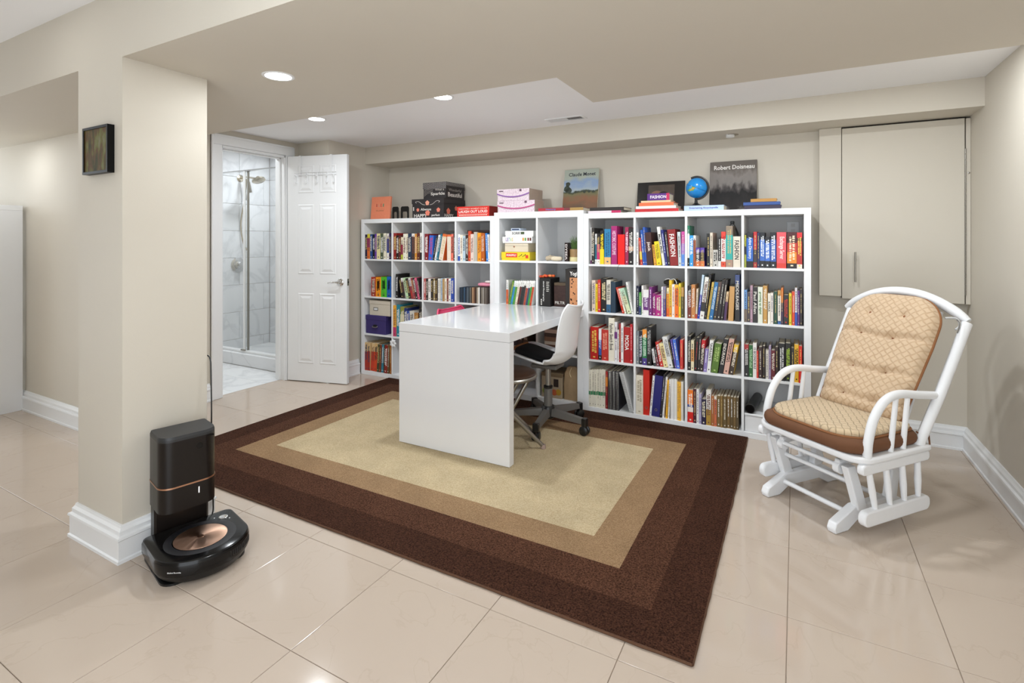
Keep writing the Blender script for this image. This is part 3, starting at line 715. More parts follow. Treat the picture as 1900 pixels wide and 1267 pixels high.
soft(pl, .001, .056, .022).local('cushion_base', BROWN, sq, smooth='all')
pt = rrect(-.238, .232, -.235, .18, .13, .05, 8)
soft(pt, .056, .088, .016).local('quilted_pad', JACS, sq, smooth='all')
pp = [(x*1.0, y*1.0, .061) for x, y in rrect(-.240, .234, -.237, .181, .13, .05, 8)]
MB().tube(pp+[pp[0]], .0055, 8, cap=False).local('piping', PIPE, sq, smooth='all')
for (x, y) in ((.238, .175), (-.235, .175)):
    MB().tube(curve([(x, y, .05), (x+.03, y+.02, .03), (x+.02, y+.05, .06), (x+.04, y+.03, .0)]), .004, 6).local('tie', BROWN, sq, smooth=True)
# back cushion: local z runs up the slope
bdir = Vector((0, .325, .54)).normalized(); tiltb = math.atan2(bdir.y, bdir.z)
bc = bpy.data.objects.new('back_cushion', None); COL.objects.link(bc); bc.empty_display_size = .05
BM_ = GM @ Matrix.Translation((.004, .375, .445)) @ Matrix.Rotation(-tiltb, 4, 'X'); bc.matrix_world = BM_; bc.location = BM_.to_translation(); bc.rotation_euler = BM_.to_euler(); WM[bc.name] = BM_
tag(bc, 'tall beige tufted back cushion with brown piping tied to the glider chair', 'cushion')
LB = .645
def hwid(v):
    z = v*LB; r = .155; w0 = .199+.020*min(1, v/.6)
    if z > LB-r: q = (z-(LB-r))/r; return (w0-.15)+.15*math.sqrt(max(0, 1-q*q))
    if z < .03: q = (.03-z)/.03; return (w0-.03)+.03*math.sqrt(max(0, 1-q*q))
    return w0
seams = (.10, .335, .62, .80)
def thick(u, v):
    s_ = abs(u*2-1); e = (1-s_**5)**.5 if s_ < 1 else 0
    ev = (1-abs(2*v-1)**9)**.5 if 0 < v < 1 else 0
    gq = 1
    for c in seams[:3]: gq -= .38*math.exp(-((v-c-.012*math.sin(u*9))/.022)**2)
    for (bu, bv_) in ((.30, .80), (.68, .80), (.26, .62), (.62, .62), (.3, .335), (.68, .335), (.3, .10), (.68, .1)):
        gq -= .35*math.exp(-(((u-bu)/.035)**2+((v-bv_)/.028)**2))
    return .052*e*ev*max(.25, gq)
def front(u, v):
    return ((u*2-1)*hwid(v), -.004-thick(u, v), v*LB)
def back(u, v):
    s_ = abs(u*2-1); e = (1-s_**5)**.5 if s_ < 1 else 0; ev = (1-abs(2*v-1)**9)**.5 if 0 < v < 1 else 0
    return ((1-u*2)*hwid(v), .004+.028*e*ev, v*LB)
MB().grid(front, 44, 84).local('tufted_front', JAC, bc, smooth='all')
MB().grid(back, 20, 40).local('cushion_lining', BROWN, bc, smooth='all')
pp = [(hwid(k/60), 0, k/60*LB) for k in range(61)]+[(-hwid(1-k/60), 0, (1-k/60)*LB) for k in range(61)]
MB().tube(pp+[pp[0]], .0065, 8, cap=False).local('piping', PIPE, bc, smooth='all')
BTN = mat('button thread', '8a5a3c', .8)
for (bu, bv_) in ((.30, .80), (.68, .80), (.26, .62), (.62, .62), (.3, .335), (.68, .335), (.3, .10)):
    p = Vector(front(bu, bv_)); MB().lathe([(0, -.006), (.006, -.004), (.007, 0), (0, .001)], c=(p.x, p.y+.001, p.z), M=Matrix.Rotation(R(-90), 4, 'X'), seg=8).local('tuft', BTN, bc, smooth='all')
MB().tube(curve([(.215, .02, .56), (.245, .045, .575), (.26, .06, .55), (.255, .05, .52)]), .005, 6).local('tie', mat('white tie', 'c8c8c8', .8), bc, smooth=True)
MB().tube(curve([(.25, .045, .57), (.268, .04, .55), (.272, .04, .50)]), .0025, 6).local('tie', GREYP, bc, smooth=True)

# ---- robot vacuum, its dock and cord
DA = R(-14)
dkx, dky = 1.352, -2.428
dock = thing('vacuum_dock', 'tall black vacuum docking tower with copper band beside the column', 'vacuum dock', (dkx, dky, 0), DA)
def tower(z0, z1, d0, d1, hw_, r, g_=0): return MB().prism(rrect(d0+g_, d1-g_, -hw_+g_, hw_-g_, .012, r, 8), z0, z1)
def tp(d0, d1, hw_, r): # rounded on the front (+x) side
    P = []
    for (cx, cy, a, rr) in ((d1-r, hw_-r, 0, r), (d0+.012, hw_-.012, 90, .012), (d0+.012, -hw_+.012, 180, .012), (d1-r, -hw_+r, 270, r)):
        for k in range(9):
            b_ = R(a+90*k/8); P.append((cx+rr*math.cos(b_), cy+rr*math.sin(b_)))
    return P
MB().prism(tp(0, .165, .104, .05), .195, .292).local('tower_base', SMOKE, dock, smooth=True)
MB().prism(tp(-.001, .1665, .1055, .051), .292, .298).local('copper_band', COPPER, dock, smooth=True)
MB().prism(tp(0, .165, .104, .05), .298, .478).local('bag_bin', SMOKE, dock, smooth=True)
m = MB(); a_ = tp(0, .165, .104, .05); b_ = [(x*.97+.002, y*.97) for x, y in a_]
m.prism(a_, .478, .488, taper=a_); m.prism(a_, .488, .498, taper=b_); m.local('lid', mat('matte charcoal lid', '2b2c2e', .45, var=.04), dock, smooth=True)
MB().cbox(.05, .164, .03, .09, .468, .472, .001).local('lid_latch', GLBLK, dock)
Q = Matrix.Translation((.1645, .035, .440)) @ Matrix.Rotation(R(90), 4, 'Y')
MB().lathe([(0, 0), (.012, 0), (.012, .001), (0, .0012)], M=Q, seg=20).local('emblem', GLBLK, dock)
MB().cbox(.1645, .1658, .030, .034, .246, .272, .0005).local('status_light', mat('status light', 'f4f4f4', .4, emit=.6), dock)
MB().cbox(.0, .062, -.100, .100, .0, .1948, .008).local('dock_neck', SMOKE, dock)
MB().prism(rrect(.02, .33, -.135, .165, .05, .05, 6), 0, .008).local('dock_ramp', BLACK, dock, smooth=True)
rb = thing('robot_vacuum', 'black robot vacuum with copper disc parked in front of its dock', 'robot vacuum', tuple(WM[dock.name] @ Vector((.222, .018, .0082))), DA)
def dshape(k=1.0, flat=-.155, hw_=.168):
    P = []
    for i in range(29):
        a = R(-90+180*i/28); P.append((.035+.145*math.cos(a)*k, hw_*math.sin(a)*k))
    r = .028
    for i in range(7):
        a = R(90+90*i/6); P.append((flat*k+r+r*math.cos(a), hw_*k-r+r*math.sin(a)))
    for i in range(7):
        a = R(180+90*i/6); P.append((flat*k+r+r*math.cos(a), -hw_*k+r+r*math.sin(a)))
    return P
body = MB()
def stack(m, levels):
    k = len(levels[0][0]); o = len(m.v)
    for poly, z in levels: m.v += [Vector((p[0], p[1], z)) for p in poly]
    for a in range(len(levels)-1):
        for i in range(k): m.f.append((o+a*k+i, o+a*k+(i+1) % k, o+(a+1)*k+(i+1) % k, o+(a+1)*k+i))
    m.f.append(tuple(o+i for i in range(k))[::-1]); m.f.append(tuple(o+(len(levels)-1)*k+i for i in range(k)))
stack(body, [(dshape(.86), .004), (dshape(.93), .018), (dshape(.96), .034)]); body.local('chassis', BLACK, rb, smooth=True)
m = MB(); stack(m, [(dshape(.985), .034), (dshape(1.0), .042), (dshape(1.0), .074), (dshape(.985), .080)]); m.local('bumper', GLBLK, rb, smooth=True)
m = MB(); stack(m, [(dshape(.985), .080), (dshape(.975), .086), (dshape(.93), .0895)]); m.local('top_cover', GLBLK, rb, smooth=True)
RING = mat('matte black ring', '17171b', .5, var=.05)
MB().lathe([(.098, .0893), (.098, .0902), (.125, .0902), (.127, .0893), (.098, .0893)], c=(.012, 0, 0), seg=40).local('recess_ring', RING, rb, smooth=True)
def spun():
    m = bpy.data.materials.new('spun copper'); m.use_nodes = True; nt = m.node_tree; b = nt.nodes['Principled BSDF']
    b.inputs['Metallic'].default_value = 1; b.inputs['Roughness'].default_value = .32; b.inputs['Base Color'].default_value = lin('d0a890'); b.inputs['Anisotropic'].default_value = .85
    tg = N(nt, 'ShaderNodeTangent', direction_type='RADIAL', axis='Z'); nt.links.new(tg.outputs[0], b.inputs['Tangent']); return m
d_ = MB().lathe([(0, .0915), (.09, .0915), (.094, .0905), (.094, .0895), (0, .0895)], seg=48)
d_.v = [v for v in d_.v]; do = bpy.data.objects.new('copper_disc', d_.mesh('copper_disc', spun(), True)); COL.objects.link(do); do.parent = rb; do.location = (.012, 0, 0); WM[do.name] = WM[rb.name]
MB().lathe([(0, .0918), (.012, .0918), (.013, .0914), (0, .0914)], c=(.012, 0, 0), seg=20).local('disc_badge', COPPER, rb)
MB().lathe([(0, .0898), (.013, .0898), (.016, .0905), (.018, .0896), (0, .0890)], c=(-.085, .115, 0), seg=20).local('camera_lens', CHROME, rb, smooth=True)
for (x, y) in ((-.10, .085), (-.055, .13)): MB().lathe([(0, .0905), (.003, .0903), (.0035, .089), (0, .089)], c=(x, y, 0), seg=8).local('button', CHROME, rb)
for k in range(14):
    a = R(20+k*3.4); p = Vector((.035+.1455*math.cos(a), .1685*math.sin(a), 0)); nrm = Vector((math.cos(a)/.145, math.sin(a)/.168, 0)).normalized(); tn = Vector((-nrm.y, nrm.x, 0))
    MB().box(-.0022, .0022, -.0004, .0006, .048, .070, Matrix.Translation(p) @ Matrix(((tn.x, nrm.x, 0, 0), (tn.y, nrm.y, 0, 0), (0, 0, 1, 0), (0, 0, 0, 1)))).local('vent_fin', RING, rb)
a = R(-47); p = Vector((.035+.1455*math.cos(a), .1685*math.sin(a), .055)); nrm = Vector((math.cos(a)/.145, math.sin(a)/.168, 0)).normalized(); tn = Vector((-nrm.y, nrm.x, 0))
MB().add([p+nrm*.0012+tn*v.x*.0075+Vector((0, 0, v.y*.0075)) for v in text_mb('iRobot Roomba')[0]], text_mb('iRobot Roomba')[1]).local('lettering', ink('e8e8e8'), rb)
cd = MB().tube(curve([(1.36, -2.318, .02), (1.345, -2.275, .04), (1.33, -2.262, .10), (1.318, -2.262, .30), (1.316, -2.261, .52), (1.313, -2.262, .70), (1.308, -2.262, .735), (1.296, -2.262, .75), (1.27, -2.265, .755)], 8), .003, 8).build('power_cord', BLACK, smooth=True)
tag(cd, 'thin black power cord running up the column edge behind the dock', 'cord')

# ---- picture on the column
pf = thing('wall_picture', 'small black framed picture hanging on the column', 'picture', (1.125, CY0, 1.66))
fx0, fx1, fz0, fz1 = 1.030, 1.240, 1.562, 1.757
m = MB()
for a in ((fx0, fx1, fz0, fz0+.010), (fx0, fx1, fz1-.010, fz1), (fx0, fx0+.010, fz0+.01, fz1-.01), (fx1-.010, fx1, fz0+.01, fz1-.01)): m.box(a[0], a[1], CY0-.026, CY0-.0005, a[2], a[3])
m.build('frame', mat('black lacquer frame', '0a0a0a', .4, spec=.2, var=.05), pf)
pm = bpy.data.materials.new('olive print'); pm.use_nodes = True; nt = pm.node_tree; b = nt.nodes['Principled BSDF']; b.inputs['Roughness'].default_value = .6; b.inputs['Specular IOR Level'].default_value = .2
tc = N(nt, 'ShaderNodeTexCoord'); mp = N(nt, 'ShaderNodeMapping'); mp.inputs['Scale'].default_value = (26, 26, 9); nt.links.new(tc.outputs['Object'], mp.inputs[0])
n = N(nt, 'ShaderNodeTexNoise'); n.inputs['Scale'].default_value = 1.3; n.inputs['Detail'].default_value = 4; nt.links.new(mp.outputs[0], n.inputs['Vector'])
cr = N(nt, 'ShaderNodeValToRGB'); el = cr.color_ramp.elements; el[0].position = .3; el[0].color = lin('2c281a'); el[1].position = .72; el[1].color = lin('77705c')
for p_, c_ in ((.42, '46421f'), (.5, '5a3f28'), (.58, '62632f')): e = el.new(p_); e.color = lin(c_)
nt.links.new(n.outputs['Fac'], cr.inputs['Fac']); nt.links.new(cr.outputs['Color'], b.inputs['Base Color'])
box(fx0+.010, fx1-.010, CY0-.022, CY0-.002, fz0+.010, fz1-.010).build('print', pm, pf)

# ---- tall white cabinet in the passage
cb = thing('shelf_cabinet', 'tall white shelf cabinet seen from its plain side at the far left', 'cabinet', (-1.85, -2.2, 0))
cx0, cx1, cy0, cy1, cz = -2.25, -1.462, -2.41, -2.021, 1.548
cbox(cx1-.038, cx1, cy0, cy1, 0, cz-.039, .001).build('side_panel', LAM, cb); cbox(cx0, cx0+.038, cy0, cy1, 0, cz-.039, .001).build('side_panel', LAM, cb)
cbox(cx0, cx1, cy0, cy1, cz-.038, cz, .001).build('top_panel', LAM, cb); cbox(cx0+.038, cx1-.038, cy0, cy1, 0, .038, .001).build('bottom_panel', LAM, cb)
for k in range(1, 4): cbox(cx0+.038, cx1-.038, cy0+.002, cy1, k*.37, k*.37+.016, .001).build('shelf', LAM, cb)
cbox((cx0+cx1)/2-.008, (cx0+cx1)/2+.008, cy0+.001, cy1-.001, .038, cz-.038, .001).build('divider', LAM, cb)

# ---- over-door hook rack
hk = thing('door_hook_rack', 'white over-door rack with double hooks on the open door', 'hook rack', (hx, hy, 1.8), ang)
DM = Matrix.Translation((0, 0, -1.8+.008))
def dl(p): return DM @ Vector(p)
WR = mat('white wire', 'e6e7e8', .35, var=.01)
for x in (.135, .455): MB().cbox(x-.012, x+.012, -.0085, -.0072, 1.865, DH+.0035, .0004, DM).local('strap', WR, hk); MB().cbox(x-.012, x+.012, -.0085, .038, DH+.002, DH+.0035, .0004, DM).local('strap', WR, hk)
for z in (1.868, 1.892): MB().tube([dl((.08, -.0105, z)), (dl((.51, -.0105, z)))], .0035, 8).local('rail', WR, hk, smooth=True)
for x in (.11, .215, .32, .425, .49):
    MB().tube([dl(p) for p in curve([(x, -.0105, 1.892), (x, -.012, 1.83), (x, -.016, 1.80), (x, -.034, 1.797), (x, -.040, 1.82)])], .003, 6).local('hook', WR, hk, smooth=True)
    MB().tube([dl(p) for p in curve([(x, -.0105, 1.868), (x, -.03, 1.855), (x, -.045, 1.872)])], .003, 6).local('hook', WR, hk, smooth=True)

# ================================================================== books on the shelves
# per cube: (x in 0.1 mm, thickness in 0.1 mm, height mm, lean degrees, spine colours from the top, title, title colour, kind)
BOOKS={
('L',1,1,1.1085):[
 (396,330,233,0.0,'1a1236','','',''),
 (726,320,239,0.0,'d8c83a:.17 a8246a:.55 e07030','','',''),
 (1046,269,236,0.0,'1f4a8a','','',''),
 (1316,300,229,0.0,'15131a','','e8e8e0',''),
 (1616,239,239,0.0,'6b3fa0','','',''),
 (1856,460,242,0.0,'e2d69c','','',''),
 (2316,380,240,0.0,'4f5a45','','',''),
 (2696,319,244,0.0,'e8e0c8','','',''),
 (3130,280,240,0.0,'ece8e0:.2 274a94:.75 ece8e0','','',''),
 (3420,239,244,0.0,'2c1f4a','','','')],
('L',1,2,1.1085):[
 (3964,349,245,0.0,'8e1f1c','','',''),
 (4312,300,223,0.0,'191615','','',''),
 (4610,279,219,0.0,'5c2024','','',''),
 (4888,230,207,0.0,'e2d6b8:.33 a01f30:.78 b0b83a','','',''),
 (5118,300,237,0.0,'e8e4d4','','',''),
 (5416,300,238,0.0,'e6dfc6','','',''),
 (5714,390,240,0.0,'21344f','','',''),
 (6102,350,239,0.0,'e4e0da:.12 3a2e30','','',''),
 (6450,260,236,0.0,'cf8a2c','','',''),
 (6708,359,244,0.0,'5a2118','','',''),
 (7068,240,245,0.0,'ece8e2:.72 1f1a1a','','','')],
('L',1,3,1.1085):[
 (7570,390,235,0.0,'7c1220','','',''),
 (7980,479,220,3.1,'2f63c4','','e03030',''),
 (8480,147,219,11.0,'22252a','','',''),
 (8650,215,227,11.8,'e8eaea','','',''),
 (8890,205,235,12.2,'1f6f86','','',''),
 (9170,441,232,11.2,'d8682c:.1 ead9c6','','',''),
 (10070,399,228,0.0,'e06a3a:.08 ead9c6','','',''),
 (10470,240,232,0.0,'ea7866','','',''),
 (10710,207,231,0.0,'3c2c28','','','')],
('L',1,4,1.1085):[
 (11200,229,231,0.0,'f0f0f0:.82 2a50b0','','2a50b0',''),
 (11450,260,224,0.0,'ece4d2','','',''),
 (11710,249,216,0.0,'b8ccd8','','',''),
 (11980,250,223,0.0,'33241e','','',''),
 (12240,269,256,0.0,'c8482a','','',''),
 (12520,309,230,0.0,'e5cfc4','','',''),
 (12840,320,248,0.0,'bdb8ab','','',''),
 (13180,369,241,0.0,'f29c20','','',''),
 (13560,359,239,0.0,'b85a1a','','',''),
 (14040,199,237,-2.9,'2f7fd0','','',''),
 (14240,149,226,-2.5,'f0efec','','',''),
 (14388,84,211,0.0,'d8a060','','','')],
('L',2,1,0.7520):[
 (1190,590,183,0.0,'a8321c','','e8d0c0','binder'),
 (1810,640,185,0.0,'f59a1c','','5a3810','binder'),
 (2460,690,190,0.0,'4fb52e','','1f5a18','binder'),
 (3160,479,195,0.0,'1d5fb0','','0f2f66','binder')],
('L',2,2,0.7520):[
 (4270,270,222,0.0,'1c1a1a','','f0f0f0',''),
 (4860,285,187,-9.9,'17171c','','',''),
 (5150,256,188,-9.5,'e4e2dc:.2 2a2626','','',''),
 (5546,252,191,-13.6,'bfe0b0','','',''),
 (5806,281,188,-13.5,'2c2420','','',''),
 (6092,243,193,-12.6,'ded6d0:.4 a8302c','','',''),
 (6342,244,193,-12.2,'8c3040','','',''),
 (6592,234,194,-12.2,'241d1d','','',''),
 (6850,234,196,-12.7,'d66080','','',''),
 (7088,156,196,-11.2,'2a2022','','','')],
('L',2,3,0.7520):[
 (7530,230,191,0.0,'b85a58','','',''),
 (7770,220,189,0.0,'2a2224','','',''),
 (8000,269,192,0.0,'ece8e2','','',''),
 (8280,230,191,0.0,'231d1c','','',''),
 (8520,250,194,0.0,'a08a5c','','',''),
 (8780,260,198,0.0,'3a2a20','','',''),
 (9050,180,196,0.0,'eeeae2','','',''),
 (9240,169,194,0.0,'cfcabb','','',''),
 (9420,160,201,0.0,'a8bccf','','',''),
 (9590,190,195,0.0,'b08a58','','',''),
 (9790,219,201,0.0,'ece2cf','','',''),
 (10020,209,199,0.0,'7a2430','','',''),
 (10240,240,200,0.0,'f0ece6','','',''),
 (10490,310,204,0.0,'2b4aa8','','','')],
('L',2,4,0.7520):[
 (11340,150,128,0.0,'22303f','','','disc'),
 (11500,140,128,0.0,'2a3a4c','','','disc'),
 (11650,140,129,0.0,'1c2833','','','disc'),
 (11800,140,130,0.0,'34506a','','','disc'),
 (11950,140,130,0.0,'22303f','','','disc'),
 (12100,140,131,0.0,'5a6670','','','disc'),
 (12250,129,131,0.0,'3f4a52','','','disc'),
 (12390,139,132,0.0,'6a6a66','','','disc'),
 (12540,140,133,0.0,'4a3a30','','','disc'),
 (12690,140,133,0.0,'b08a68','','','disc'),
 (12840,129,134,0.0,'6a4a38','','','disc'),
 (12980,140,135,0.0,'3a2c26','','','disc'),
 (13130,140,135,0.0,'a89a88','','','disc'),
 (13270,140,136,0.0,'e0dcd4','','','disc'),
 (13420,140,137,0.0,'2c2420','','','disc'),
 (13560,140,137,0.0,'8a8276','','','disc'),
 (13710,129,138,0.0,'a8a49c','','','disc'),
 (13850,140,138,0.0,'5c544c','','','disc'),
 (14000,130,139,0.0,'706860','','','disc'),
 (14140,130,140,0.0,'48403a','','','disc'),
 (14280,130,140,0.0,'2c2624','','','disc')],
('L',3,2,0.3955):[
 (3964,360,286,0.0,'e8a83a:.7 c03a6a','','',''),
 (4324,410,296,0.0,'1f7f96','','',''),
 (4734,479,278,0.0,'8a8a3a:.25 d8cf9a','','',''),
 (5212,370,268,0.0,'20306a','','',''),
 (5582,289,244,0.0,'2a4a9a','','',''),
 (5980,519,246,-2.6,'cfcac0','','',''),
 (6504,449,233,-2.7,'a8743a','','',''),
 (6952,399,278,0.0,'1d1a1c','','','')],
('L',4,1,0.0390):[
 (398,339,266,0.0,'d8b884:.33 b0301c','','',''),
 (738,310,267,0.0,'d8b884:.3 a82c1a','','',''),
 (1070,389,264,3.7,'e0c08c:.3 cc3a1c','','',''),
 (1500,369,268,3.4,'dcb67c:.3 d4481f','','',''),
 (1900,249,260,3.1,'3c4428','','',''),
 (2170,219,260,3.1,'7a3a20','','',''),
 (2420,239,263,2.4,'2f7f96','','',''),
 (2700,159,265,2.4,'4a3a28','','',''),
 (2880,299,264,2.6,'8c241c','','',''),
 (3200,209,267,2.1,'6a5032','','',''),
 (3508,199,267,0.0,'a0602a','','','')],
('M',2,1,0.7650):[
 (16000,189,197,0.0,'e8e6e0:.4 d8642a','','','case'),
 (16200,176,194,11.2,'5a8a30','','','case'),
 (16400,166,195,11.1,'e8ecec:.25 3a8fc0','','','case'),
 (16590,176,195,11.1,'eceee8:.25 4a9a3a','','','case'),
 (16790,166,196,10.8,'f0efe8:.25 e8d8c0','','','case'),
 (16980,167,197,10.7,'e8e8e4:.25 5a2424','','','case'),
 (17170,166,198,11.0,'eceae4:.25 22282c','','','case'),
 (17360,167,198,10.7,'e8e6e0:.2 2f2f30','','','case'),
 (17550,167,199,10.6,'eceae4:.3 b04a3a','','','case'),
 (17740,167,200,10.6,'f0eee8:.3 28486a','','','case'),
 (17930,167,200,10.6,'eceae2:.25 3f9a3c','','','case'),
 (18120,167,201,10.5,'f2f0ea:.25 c84a2c','','','case')],
('R',1,1,1.1085):[
 (23250,80,272,0.0,'eceae6:.9 7a3a70','','',''),
 (23340,230,270,0.0,'2b2725','','c8c0b0',''),
 (23580,150,226,0.0,'e8e8e4:.35 2a6f80:.85 e8e8e4','','',''),
 (23740,229,228,0.0,'201c1e:.35 c8306a:.85 ece8e4','','',''),
 (24000,310,249,0.0,'1c1a18:.55 ecd21c','','ecd21c',''),
 (24340,489,261,0.0,'2a7fae:.8 f0b878','','1f5a80',''),
 (24870,429,282,0.0,'a8266f','HISTORIC COSTUME','f4c8e0',''),
 (25340,520,220,0.0,'e8120c','','',''),
 (25880,259,273,0.0,'9c2350','','f0d0dc',''),
 (26150,339,266,0.0,'1f1b1b:.5 c8a080:.62 1f1b1b','','e8e4dc','')],
('R',1,2,1.1085):[
 (26730,139,234,0.0,'ecebe8','','',''),
 (27018,159,195,-4.4,'c83a2a:.5 e8c83a:.8 c83a2a','','',''),
 (27176,169,252,-4.3,'2c5bb0','','',''),
 (27344,149,271,-3.8,'2a58b4','','',''),
 (27498,428,233,-3.9,'3f1f1c','jack','e8d8d0',''),
 (27966,189,147,-5.5,'e8a83a','','',''),
 (28192,317,169,-6.8,'ead41e','','8a7a10',''),
 (28566,207,274,-8.6,'ecebe4','Market Math','18181a',''),
 (28776,168,252,-7.3,'2b2f78','','d0d4f0',''),
 (28944,168,236,-6.3,'2c2a2a','','',''),
 (29112,547,252,-5.2,'8c1f1f','FASHION','f4ece8',''),
 (29658,209,235,-2.2,'c8d6d6','','',''),
 (29866,209,238,0.0,'c84a9a:.35 9a6ac0:.65 5a8ad8','','','')],
('R',1,3,1.1085):[
 (30268,129,278,0.0,'1f7a5a:.2 eceae6:.8 1c1c1c','','',''),
 (30396,240,211,0.0,'2f9be0','','f4f8fc',''),
 (30634,160,211,0.0,'e8e0d8:.15 a8542c','','',''),
 (30810,260,127,0.0,'5a3fa0:.25 20181c:.7 d8783a','','',''),
 (31080,280,127,0.0,'5a3fa0:.25 20181c:.7 d8783a','','',''),
 (31510,200,223,0.0,'1e1c1a','','',''),
 (31720,169,229,0.0,'d8cbb8','','',''),
 (31900,320,113,0.0,'c8c4bc','','2a2a2a',''),
 (32230,180,198,0.0,'1a1818:.8 d8d4d0','','',''),
 (32420,280,235,0.0,'d83a2c:.2 eeeae4:.85 d84a2c','','a02020',''),
 (32720,410,273,0.0,'8a7a68:.22 2fa8a0:.82 a88a78','','',''),
 (33150,449,203,0.0,'e2d8c6','FASHION','2a2624','')],
('R',1,4,1.1085):[
 (33850,100,212,0.0,'b8b83a:.35 1c1c1c:.6 a8b03a','','',''),
 (33970,390,228,0.0,'181a22:.16 2a62b8:.82 141418','Active Directory','f0f4fa',''),
 (34380,209,233,0.0,'b8282c:.5 3a2c2c:.85 a82c2a','','',''),
 (34600,150,227,0.0,'1f2a50','','',''),
 (34760,280,227,0.0,'14161c:.2 3a6ac0:.8 141418','','f0f4fa',''),
 (35050,289,200,0.0,'14161c:.2 3f70cc:.78 141418','','f0f4fa',''),
 (35360,329,227,0.0,'14161c:.2 2f56a8:.82 141418','','f0f4fa',''),
 (35720,539,229,0.0,'e2545c:.86 d83a2c','Exchange Server','fae8e4',''),
 (36310,530,229,0.0,'4a1414:.3 c83a1c:.55 ec8a20:.86 201010','','f4e0c0',''),
 (36850,289,226,0.0,'d82a2c:.15 5a1414:.25 b8281c:.88 ece0d0','','f0d060','')],
('R',2,1,0.7520):[
 (23350,270,234,0.0,'dcc8b8','','',''),
 (23640,180,208,0.0,'e8cc2a','','8a7010',''),
 (23830,219,239,0.0,'c8281c','','',''),
 (24050,440,251,0.0,'1e1b18','','d8c89a',''),
 (24500,320,241,0.0,'d8d2c4:.75 2a5a80','','',''),
 (24840,350,229,0.0,'22384a','','',''),
 (25688,154,193,-15.0,'c8341c','','f0e0d8',''),
 (25860,134,185,-15.4,'ece6d4','','',''),
 (26090,275,187,-18.0,'b8dcc0:.3 d8e0b8','','',''),
 (26370,136,233,-11.2,'ecebe6','','','')],
('R',2,2,0.7520):[
 (26710,200,205,0.0,'1f2440','','',''),
 (26930,139,160,0.0,'4aa83a:.6 2a3a70','','',''),
 (27090,129,209,0.0,'eceae6','','',''),
 (27230,369,181,0.0,'ece8e8:.3 6a2a7a:.8 ece8e8','','f4f0f4',''),
 (27620,209,202,0.0,'7a2a7a','','ece0ee',''),
 (27870,220,158,0.0,'8a2070','','',''),
 (28090,389,147,0.0,'b0207f','','',''),
 (28490,120,207,0.0,'eceaec','','',''),
 (28620,179,209,0.0,'8a86a0:.4 4a3a80','','',''),
 (28840,169,201,0.0,'ece0b8:.2 f09a2a:.7 e8661c','','',''),
 (29020,179,254,0.0,'f2c42a:.7 ec9a24','','',''),
 (29210,190,227,0.0,'efe9e4','','c05030',''),
 (29420,249,225,0.0,'f4b830:.12 f07018','','',''),
 (29680,140,235,0.0,'ecd238','','',''),
 (29830,179,208,0.0,'c89a58:.3 4a4a30','','','')],
('R',2,3,0.7520):[
 (30268,250,221,0.0,'241a1a:.28 7a3022','','',''),
 (30518,249,231,0.0,'c8854a','','',''),
 (30768,109,203,2.0,'ead8c0:.85 c83a2c','','',''),
 (30900,139,301,5.9,'bcd4e4:.45 2a2f9c','','f0f0f8',''),
 (31050,258,286,7.0,'e8e6de:.6 2a2a28:.82 e8e6de','','',''),
 (31330,139,303,6.6,'1e1a1e','','',''),
 (31490,148,253,7.9,'d8b858','','',''),
 (31660,227,254,8.1,'2a70a8','','d8e8f0',''),
 (31910,208,256,7.6,'5a4440:.5 302424','','',''),
 (32148,198,271,7.0,'241e1c','','e8e4d8',''),
 (32370,158,272,6.5,'2a2320','','',''),
 (32570,149,193,5.3,'e0c49a:.35 4a2a58','','',''),
 (32850,319,228,2.5,'c8985a','','',''),
 (33280,280,307,0.0,'3a4a7a:.2 231f20','MIDDLEAGES','d8d4cc','')],
('R',2,4,0.7520):[
 (33832,169,210,0.0,'6a9ad0:.6 7a6a5a','','',''),
 (34000,190,193,0.0,'4a4044','','',''),
 (34188,150,240,0.0,'b090a0','','',''),
 (34338,290,231,0.0,'221e1e','Paul Allen','d8d4cc',''),
 (34640,280,232,0.0,'e4e8d8','growing up digital','4a7a30',''),
 (34940,239,241,0.0,'c8984e','','',''),
 (35210,160,193,0.0,'ece6d8','KAFKA','1c1c1c',''),
 (35380,150,197,0.0,'ece4dc','','',''),
 (35550,209,207,0.0,'1f4a34','','',''),
 (35780,180,214,0.0,'c89a58:.15 ece6d8:.9 3a6aa8','','2a2a3a',''),
 (35970,120,232,0.0,'d8782c:.4 3a2a4a','','',''),
 (36100,289,188,0.0,'231f20','','c83a2c',''),
 (36410,150,199,0.0,'e8cc2c','','4a3a10',''),
 (36580,150,211,0.0,'e04a24','','',''),
 (36740,129,236,0.0,'dcd8dc:.65 2f52b0','','',''),
 (36880,120,219,0.0,'5a2470','','',''),
 (37010,139,228,0.0,'2a2022','','','')],
('R',3,1,0.3955):[
 (23250,599,242,0.0,'c01f1a','','ecc85a',''),
 (23880,220,230,0.0,'ece8e8:.35 3a5aa8:.85 1c1c20','','f0f0f4',''),
 (24120,520,228,0.0,'bc3228','','e89a80',''),
 (24660,439,318,0.0,'e8e2d0','Fashion Sketch Book','3a3430',''),
 (25120,190,292,0.0,'e4e2e4:.25 6a2a80:.42 e4e2e4','','',''),
 (25320,110,235,0.0,'f0eeea','','',''),
 (25440,139,280,0.0,'9c2028','','',''),
 (25580,180,288,0.0,'efecea','','',''),
 (25780,470,259,0.0,'a81c1c','MODA','f6f0ec',''),
 (26260,169,283,0.0,'c0202c','','f0c8c8','')],
('R',3,2,0.3955):[
 (26704,200,236,0.0,'7f868c','','',''),
 (26902,270,241,0.0,'20222e','','c8ccd8',''),
 (27172,309,253,0.0,'f0983a:.22 1f7a4a:.8 4a3a8a','','d8ecd8',''),
 (27480,329,276,0.0,'1c1a1c','','a8a8a8',''),
